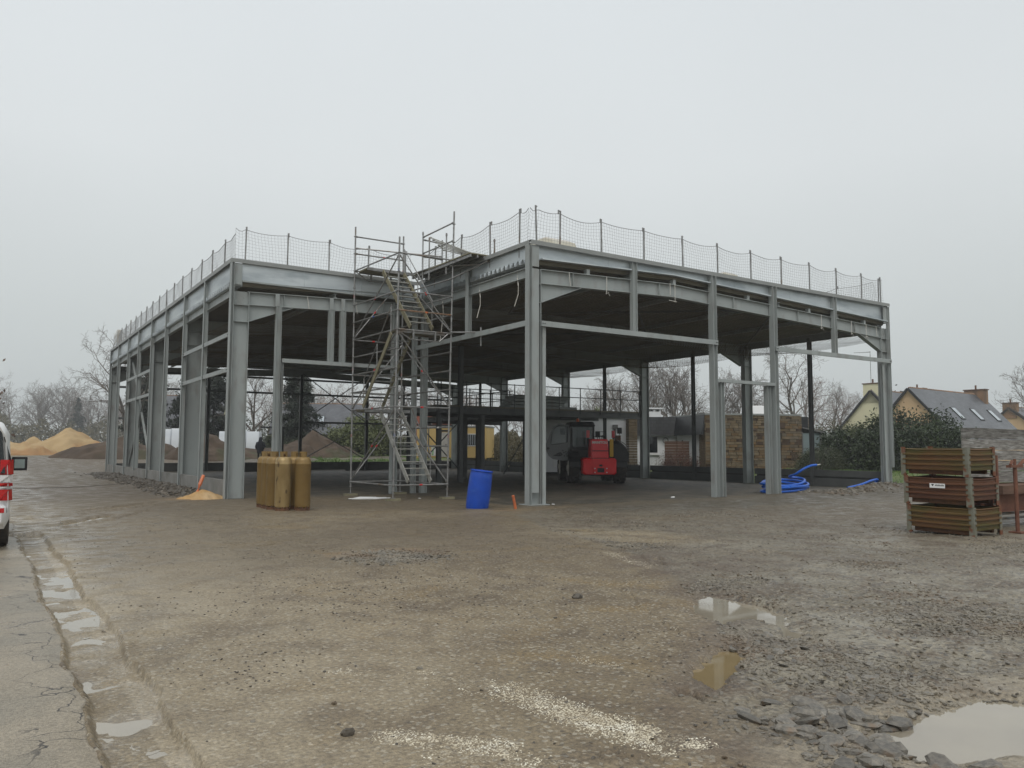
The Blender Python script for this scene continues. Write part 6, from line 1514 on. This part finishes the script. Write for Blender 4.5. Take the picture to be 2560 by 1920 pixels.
# ------------------------------------------------------------------ vegetation
def leaves(name, m, parent, C, size, asp=.5, up_bias=.3):
    n_ = len(C); d = rng.normal(size=(n_, 3)); d[:, 2] += up_bias; d /= np.linalg.norm(d, axis=1)[:, None]
    t = np.cross(d, rng.normal(size=(n_, 3))); t /= np.linalg.norm(t, axis=1)[:, None]; b = np.cross(d, t)
    s_ = (size*rng.uniform(.6, 1.35, n_))[:, None]
    P = np.stack([C-t*s_*.5, C+b*s_*asp*.5, C+t*s_*.5, C-b*s_*asp*.5], 1).reshape(-1, 3)
    return np_mesh(name, m, P, np.arange(n_*4).reshape(n_, 4), parent, origin=(0,0,0))
def clumps(cx, cy, z0, rx, ry, h, n_c, n_l, cl_r, shape=.6, rot=0):
    """leaf positions in clumps over the outer part of a flattened dome"""
    u = rng.uniform(0, 2*np.pi, n_c); v_ = rng.uniform(0, 1, n_c)**.8; rr = rng.uniform(shape, 1, n_c)
    ph = np.arccos(1-v_*1.0); X_ = np.sin(ph)*np.cos(u)*rx*rr; Y_ = np.sin(ph)*np.sin(u)*ry*rr; Z_ = np.cos(ph)*h*rr
    low = rng.random(n_c) < .35; Z_ = np.where(low, rng.uniform(.05, .6, n_c)*h, Z_); X_ = np.where(low, np.cos(u)*rx*rr*.95, X_); Y_ = np.where(low, np.sin(u)*ry*rr*.95, Y_)
    k_ = rng.integers(0, n_c, n_l); sc_ = cl_r*rng.uniform(.6, 1.3, n_c)[k_]
    g = rng.normal(size=(n_l, 3))*np.stack([sc_, sc_, sc_*.7], 1)
    P = np.stack([X_[k_], Y_[k_], Z_[k_]], 1) + g; P[:, 2] = np.abs(P[:, 2])
    c, s = math.cos(rot), math.sin(rot)
    return np.stack([cx+P[:, 0]*c-P[:, 1]*s, cy+P[:, 0]*s+P[:, 1]*c, z0+P[:, 2]], 1)
def bush(name, label, m, cx, cy, rx, ry, h, n_l, size, n_c=70, cl=.35, rot=0, cat='bush', stems=True, asp=.5, group=None, shape=.6):
    z0 = zg(cx, cy); root = tag(empty(name, (cx, cy, z0)), label, cat, group)
    leaves('foliage', m, root, clumps(cx, cy, z0, rx, ry, h, n_c, n_l, cl, shape, rot), size, asp)
    if stems:
        mb = MB()
        for i in range(9):
            a = rng.uniform(0, 6.28); r_ = rng.uniform(.3,.7); mb.path([(cx+.1*math.cos(a), cy+.1*math.sin(a), z0-.05), (cx+rx*r_*.5*math.cos(a), cy+ry*r_*.5*math.sin(a), z0+h*.45), (cx+rx*r_*math.cos(a), cy+ry*r_*math.sin(a), z0+h*.8)], [.05,.035,.012], 5)
        mb.build('stems', M['bark'], root)
    return root
bush('laurel_bush', 'big rounded dark green laurel bush behind the stacked crates', M['foilA'], 45.2, 25.9, 3.7, 2.7, 3.45, 34000, .17, 150, .38, shape=.78)
bush('laurel_bush', 'lower laurel bush left of the big rounded one, beside the corner column', M['foilA'], 44.9, 29.6, 2.2, 2.0, 2.5, 15000, .17, 80, .36, shape=.78)
hd_ = tag(empty('hedge', (49, 33, .5)), 'long dark green hedge along the lawn behind the right end of the frame', 'hedge')
P = np.vstack([clumps(50.6-1.1*i, 29.6+1.55*i, .5, 1.6, 1.2, 2.5+.25*math.sin(i*2.1), 44, 8500, .34, .78) for i in range(6)]); leaves('foliage', M['foilA'], hd_, P, .17)
mb = MB(); [mb.tube((50.6-.9*i, 29.6+1.2*i, .4), (50.6-.9*i, 29.6+1.2*i, 1.8), .05, 5) for i in range(8)]; mb.build('stems', M['bark'], hd_)
bush('shrub', 'dense dark green shrub in front of the stone wall, right of its glazed door', M['foilD'], 41.0, 29.2, 1.6, 1.1, 1.6, 13000, .11, 60, .22, asp=.25)
bush('shrub', 'rusty brown leafless shrub before the wooden screen of the stone house', M['foilR'], 34.9, 34.6, 1.8, .9, 1.5, 9000, .08, 60, .2, asp=.3)
bush('shrub', 'small brown shrub at the left corner of the stone wall', M['foilR'], 36.6, 32.9, .5, .4, 1.0, 700, .07, 20, .12, asp=.3)
bush('shrub', 'orange-brown low shrub at the foot of the stone pillar behind the telehandler', M['foilBr'], 33.0, 36.3, .8, .6, .9, 900, .08, 20, .15)
bush('shrub', 'large olive green shrub behind the scaffold tower', M['foilC'], 31.4, 74.5, 3.3, 2.6, 3.9, 18000, .26, 90, .45, shape=.75)
bush('shrub', 'yellow-green shrub at the end of the hedge, by the glazed porch', M['foilC'], 47.0, 37.5, 1.8, 1.5, 2.6, 3200, .16, 40, .35)
hd_ = tag(empty('hedge', (26, 77, .9)), 'dark clipped hedge crossing behind the reddish earth heap', 'hedge')
P = np.vstack([clumps(22.5+1.9*i, 80.2-1.05*i, .9, 1.5, 1.0, 1.75+.15*math.sin(i*1.7), 26, 3600, .34, .7) for i in range(11)]); leaves('foliage', M['foilD'], hd_, P, .2)
# leafless saplings and leaning young tree
lt = tag(empty('leaning_tree', (43.3, 28.6, .5)), 'thin leaning young tree with a sparse leafy top on the lawn', 'young tree')
mb = MB(); mb.path([(43.3,28.6,.4),(44.1,28.25,1.8),(44.9,27.9,3.1)], [.04,.035,.02], 6); mb.build('trunk', M['bark'], lt)
P = np.vstack([np.array([44.9+dx, 27.9+dy, z]) + rng.normal(size=(70,3))*[.22,.22,.16] for dx, dy, z in ((0,0,3.45),(-.5,.3,3.3),(.3,-.2,3.75),(-1.1,.6,2.9),(.55,-.3,3.3),(-1.4,.8,2.7))]); leaves('crown', M['foilC'], lt, P, .16, .35)

def bare_tree(seed, H=10, spread=1., twig=.012, levels=4, nb=(10,5,4,4), lean_=0, fork=.28):
    r_ = np.random.default_rng(seed); trunk, crown = MB(), MB()
    def grow(p, d, L_, r0, lv, mb):
        n_ = 4 if lv == 0 else 3; pts = [p]; rr = [r0]; q = p.copy(); dd = d.copy()
        for i in range(n_):
            dd = (dd + Vector(r_.normal(0, .10 + .07*lv, 3)) + V(0,0,.05 if lv else .04)).normalized(); q = q + dd*(L_/n_); pts.append(q.copy()); rr.append(max(r0*(1-(i+1)/n_*.72), twig))
        mb.path(pts, rr, 6 if lv == 0 else (4 if lv == 1 else 3))
        if lv >= levels: return
        for i in range(nb[lv]):
            t = fork + (1-fork)*(i+.6)/nb[lv] if lv == 0 else .25+.75*(i+r_.uniform(.3,.9))/nb[lv]
            k_ = min(int(t*n_), n_-1); f = t*n_-k_; b_ = pts[k_].lerp(pts[k_+1], min(f,1)); ax = Vector(r_.normal(0,1,3)); ax = (ax - dd*ax.dot(dd)).normalized()
            if lv == 0: ax = Vector((math.cos(i*2.4+r_.uniform(-.4,.4)), math.sin(i*2.4+r_.uniform(-.4,.4)), 0))
            an = r_.uniform(.55, .95)*spread; nd = (dd*math.cos(an) + ax*math.sin(an)).normalized()
            grow(b_, nd, L_*r_.uniform(.42,.62)*(1.05-.45*t if lv == 0 else 1), max(rr[k_]*.62, twig), lv+1, crown)
    grow(Vector((0,0,-.1)), Vector((lean_,0,1)).normalized(), H*.86, H*.021, 0, trunk)
    return trunk, crown
def make_tree(seed, m1, m2, **k_):
    root = empty('bare_tree', (0,0,0)); a, b = bare_tree(seed, **k_); a.build('trunk', m1, root, True); b.build('crown', m2, root); return root
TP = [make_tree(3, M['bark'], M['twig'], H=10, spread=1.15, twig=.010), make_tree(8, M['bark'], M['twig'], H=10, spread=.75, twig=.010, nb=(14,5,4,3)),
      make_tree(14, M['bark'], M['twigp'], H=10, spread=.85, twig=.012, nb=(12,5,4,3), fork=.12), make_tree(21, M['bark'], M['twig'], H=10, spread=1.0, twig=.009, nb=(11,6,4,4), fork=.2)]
used = set()
def place_tree(k_, x, y, h, label, group=None, rz=None):
    o = TP[k_] if k_ not in used else copy_tree(TP[k_]); used.add(k_)
    o.location = (x, y, zg(x, y)-.1); s_ = h/10; o.scale = (s_, s_, s_); o.rotation_euler.z = rng.uniform(0, 6.28) if rz is None else rz
    tag(o, label, 'tree'); 
    if group: o['group'] = group
    elif 'group' in o: del o['group']
for k_, x, y, h, lab in ((0, 11.6, 84, 10.6, 'wide bare tree behind the far left corner of the frame'), (3, 23.2, 82.0, 8.8, 'bare tree with dark trunk seen just left of the left corner column'),
        (3, 36.2, 78.5, 8.2, 'spreading bare tree behind the cross bracing in the back wall'), (0, 62.5, 47.5, 9.6, 'wide bare tree above the right part of the stone house'),
        (1, 60.5, 24.5, 6.4, 'slender bare sapling at the right edge behind the plank trailer'), (1, 62.5, 21.8, 6.0, 'slender bare sapling standing furthest right, beside the dark-roofed house')):
    place_tree(k_, x, y, h, lab)
G1, G2, G3 = 'misty bare trees in a row beyond the far left field', 'bare trees in a row beyond the stone house', 'pinkish bare thicket trees beyond the back wall'
def pxpos(deg, D): a = YAW + R(deg); return math.sin(a)*D, math.cos(a)*D
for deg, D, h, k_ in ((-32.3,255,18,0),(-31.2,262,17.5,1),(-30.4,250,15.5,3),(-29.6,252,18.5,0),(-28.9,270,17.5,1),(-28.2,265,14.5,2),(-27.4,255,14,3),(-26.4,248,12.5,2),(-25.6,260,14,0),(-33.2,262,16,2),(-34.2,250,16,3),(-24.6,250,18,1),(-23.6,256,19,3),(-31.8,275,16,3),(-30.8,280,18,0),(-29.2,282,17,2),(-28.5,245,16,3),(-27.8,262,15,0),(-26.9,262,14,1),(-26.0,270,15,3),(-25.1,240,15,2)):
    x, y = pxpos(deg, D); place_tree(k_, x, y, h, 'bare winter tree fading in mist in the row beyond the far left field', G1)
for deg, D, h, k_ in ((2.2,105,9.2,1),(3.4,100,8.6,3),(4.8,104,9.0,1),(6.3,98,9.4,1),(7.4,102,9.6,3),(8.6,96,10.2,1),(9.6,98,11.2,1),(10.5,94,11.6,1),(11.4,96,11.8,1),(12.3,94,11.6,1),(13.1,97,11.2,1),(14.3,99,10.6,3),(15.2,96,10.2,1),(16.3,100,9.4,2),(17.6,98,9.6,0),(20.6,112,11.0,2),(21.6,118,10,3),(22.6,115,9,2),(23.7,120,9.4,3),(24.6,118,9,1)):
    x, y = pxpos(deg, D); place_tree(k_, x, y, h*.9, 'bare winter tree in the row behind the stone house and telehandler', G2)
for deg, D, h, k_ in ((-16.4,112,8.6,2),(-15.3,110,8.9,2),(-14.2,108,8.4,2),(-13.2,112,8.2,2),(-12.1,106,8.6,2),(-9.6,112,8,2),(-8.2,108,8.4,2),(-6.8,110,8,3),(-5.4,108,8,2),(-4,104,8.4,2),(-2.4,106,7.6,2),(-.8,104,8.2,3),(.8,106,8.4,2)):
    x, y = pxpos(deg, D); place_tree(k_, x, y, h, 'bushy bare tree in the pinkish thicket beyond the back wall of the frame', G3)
# evergreens
def conifer(label, x, y, h, r_, n_l, size=.30, seed=0, top=.0):
    z0 = zg(x, y); root = tag(empty('conifer_tree', (x, y, z0)), label, 'tree'); q = np.random.default_rng(seed)
    mb = MB(); mb.tube((x,y,z0-.1), (x,y,z0+h*.97), h*.022, 7, .03); mb.build('trunk', M['bark'], root)
    nb_ = int(h*8); P = []; mb = MB()
    for i in range(nb_):
        t = q.uniform(.06, 1)**.85; z = z0+h*t; a = q.uniform(0, 6.28); L_ = r_*((1-t)**.75+top)*q.uniform(.6, 1.12)*(1 if t > .15 else .8); dr = -.22*L_
        e_ = np.array([x+L_*math.cos(a), y+L_*math.sin(a), z+dr]); mb.path([(x,y,z), ((x+e_[0])/2,(y+e_[1])/2,z+.04*L_), tuple(e_)], [.05,.03,.012], 3)
        k_ = max(6, int(n_l/nb_*L_/(r_*.55))); s_ = q.uniform(.25, 1.02, k_)
        P.append(np.stack([x+(e_[0]-x)*s_, y+(e_[1]-y)*s_, z+dr*s_**2], 1) + q.normal(size=(k_,3))*[.22,.22,.16] - np.stack([s_*0, s_*0, np.abs(q.normal(0,.2,k_))], 1))
    mb.build('branches', M['bark'], root); leaves('crown', M['foilB'], root, np.vstack(P), size, .4)
conifer('tall dark drooping conifer standing just right of the left corner column', 26.8, 80.3, 10.4, 3.6, 26000, .28, 1)
conifer('dark conifer behind the middle bays on the left side of the frame', 17.2, 84, 9.8, 3.2, 20000, .30, 2)
conifer('dark conifer seen between the two tall columns on the left side', 20.0, 86.5, 10.6, 3.6, 21000, .30, 3)
conifer('dark conifer nearest the far left corner of the frame', 13.6, 86, 11.4, 3.0, 19000, .30, 4)
conifer('far small dark conifer among the misty trees on the left', *pxpos(-28.55, 235), 13.5, 3.0, 1800, .8, 5)
def leafy(label, x, y, h, r_, m, n_l, size, seed, low=.35, flat=1):
    z0 = zg(x, y); root = tag(empty('leafy_tree', (x, y, z0)), label, 'tree')
    mb = MB(); mb.path([(x,y,z0-.1),(x+.2,y,z0+h*.4),(x,y+.1,z0+h*.85)], [h*.025,h*.02,.04], 7)
    for i in range(9): a = i*2.4; mb.path([(x+.15,y,z0+h*(.3+.05*i)),(x+r_*.4*math.cos(a),y+r_*.4*math.sin(a),z0+h*(.45+.05*i)),(x+r_*.8*math.cos(a),y+r_*.8*math.sin(a),z0+h*(.55+.045*i))], [.09,.06,.02], 4)
    mb.build('trunk', M['bark'], root)
    P = clumps(x, y, z0+h*low, r_, r_, h*(1-low)*flat, 60, n_l, r_*.16, .35); leaves('crown', m, root, P, size, .6)
leafy('brown-leaved oak overhanging the left edge of the picture behind the van', -2.9, 60, 8.6, 3.4, M['foilBr'], 3800, .26, 1, .18)
leafy('round evergreen treetop rising behind the roof of the tan house', 100.5, 58.5, 9.3, 4.2, M['foilB'], 5000, .35, 2, .45)
pt = tag(empty('palm_tree', (38.2, 46.2, .4)), 'small shaggy palm tree behind the telehandler and the mezzanine', 'palm')
mb = MB(); mb.path([(38.2,46.2,.3),(38.3,46.2,2.2),(38.25,46.2,4.2)], [.16,.14,.13], 7); mb.build('trunk', M['bark'], pt)
mb = MB()
for i in range(46):
    a = rng.uniform(0, 6.28); el_ = rng.uniform(-.9, 1.3); d = V(math.cos(a)*math.cos(el_), math.sin(a)*math.cos(el_), math.sin(el_)); L_ = rng.uniform(.6,.95); c = V(38.25,46.2,4.25); s_ = V(-math.sin(a), math.cos(a), 0)*.035
    p1, p2 = c+d*L_*.6, c+d*L_+V(0,0,-.12); mb.add([c-s_*.5, c+s_*.5, p1+s_, p1-s_, p2], [(0,1,2,3),(3,2,4)])
mb.build('frond', M['foilC'], pt)
# undergrowth too dense to count
def wood_mass(name, label_m, arcs, n_, size, zh):
    P = []
    for d0, d1, D0, D1, h in arcs:
        a = YAW + np.radians(rng.uniform(d0, d1, n_)); D = rng.uniform(D0, D1, n_); x, y = np.sin(a)*D, np.cos(a)*D
        hh = h*(.75+.5*fbm(np.degrees(a)*1.3, D*.02, 1., 3, 55)); P.append(np.stack([x, y, zbase(x, y) + hh*rng.uniform(0, 1, n_)**1.1], 1))
    o = leaves(name, label_m, None, np.vstack(P), size, .45); tag(o, kind='stuff')
wood_mass('undergrowth', M['scrub'], [(-36,-22,205,225,8.5),(-36,-22,225,250,10.0),], 9000, .75, 3)
wood_mass('undergrowth', M['scrub'], [(-17,-11,92,104,4.2),(-11.5,2,86,102,3.6)], 22000, .24, 3)
wood_mass('undergrowth', M['scrub'], [(-4,2.5,68,80,3.4),(2,18,72,86,3.8),(17,27,86,104,5.2)], 26000, .17, 3)
wood_mass('undergrowth', M['foilD'], [(-25.5,-22.6,95,108,4.0),(-22.6,-14,94,104,6.2),(18.6,24,62,70,2.6)], 14000, .2, 3)
# lawn blades
n_ = 14000; bx, by = rng.uniform(32, 47, n_), rng.uniform(8, 36, n_); bz = zbase(bx, by); a = rng.uniform(0, 6.28, n_); hh = rng.uniform(.03, .09, n_)
P = np.stack([np.stack([bx-.02*np.cos(a), by-.02*np.sin(a), bz-.01], 1), np.stack([bx+.02*np.cos(a), by+.02*np.sin(a), bz-.01], 1), np.stack([bx+rng.normal(0,.03,n_), by+rng.normal(0,.03,n_), bz+hh], 1)], 1).reshape(-1, 3)
tag(np_mesh('lawn_grass', M['grass'], P, np.arange(n_*3).reshape(n_, 3)), kind='stuff')
n_ = 9000; bx, by = rng.uniform(19, 34, n_), rng.uniform(58, 74, n_); k_ = fbm(bx, by, 3.5, 4, 151) > -.1; bx, by = bx[k_], by[k_]; n_ = len(bx); bz = zbase(bx, by); a = rng.uniform(0, 6.28, n_)
P = np.stack([np.stack([bx-.03*np.cos(a), by-.03*np.sin(a), bz-.01], 1), np.stack([bx+.03*np.cos(a), by+.03*np.sin(a), bz-.01], 1), np.stack([bx+rng.normal(0,.05,n_), by+rng.normal(0,.05,n_), bz+rng.uniform(.05,.2,n_)], 1)], 1).reshape(-1, 3)
tag(np_mesh('rough_grass', M['grass'], P, np.arange(n_*3).reshape(n_, 3)), kind='stuff')

# ------------------------------------------------------------------ thin winter mist
mb = MB(); mb.box(-640, 640, -640, 640, -1.4, 34)
hm = bpy.data.materials.new('mist'); hm.use_nodes = True; n, l = hm.node_tree.nodes, hm.node_tree.links
n.remove(n['Principled BSDF']); pv = n.new('ShaderNodeVolumePrincipled'); pv.inputs['Density'].default_value = .0011; pv.inputs['Color'].default_value = (.93,.95,.96,1); pv.inputs['Anisotropy'].default_value = .2
l.new(pv.outputs[0], n['Material Output'].inputs['Volume'])
HAZE = True
if HAZE: tag(mb.build('haze', hm), kind='stuff')
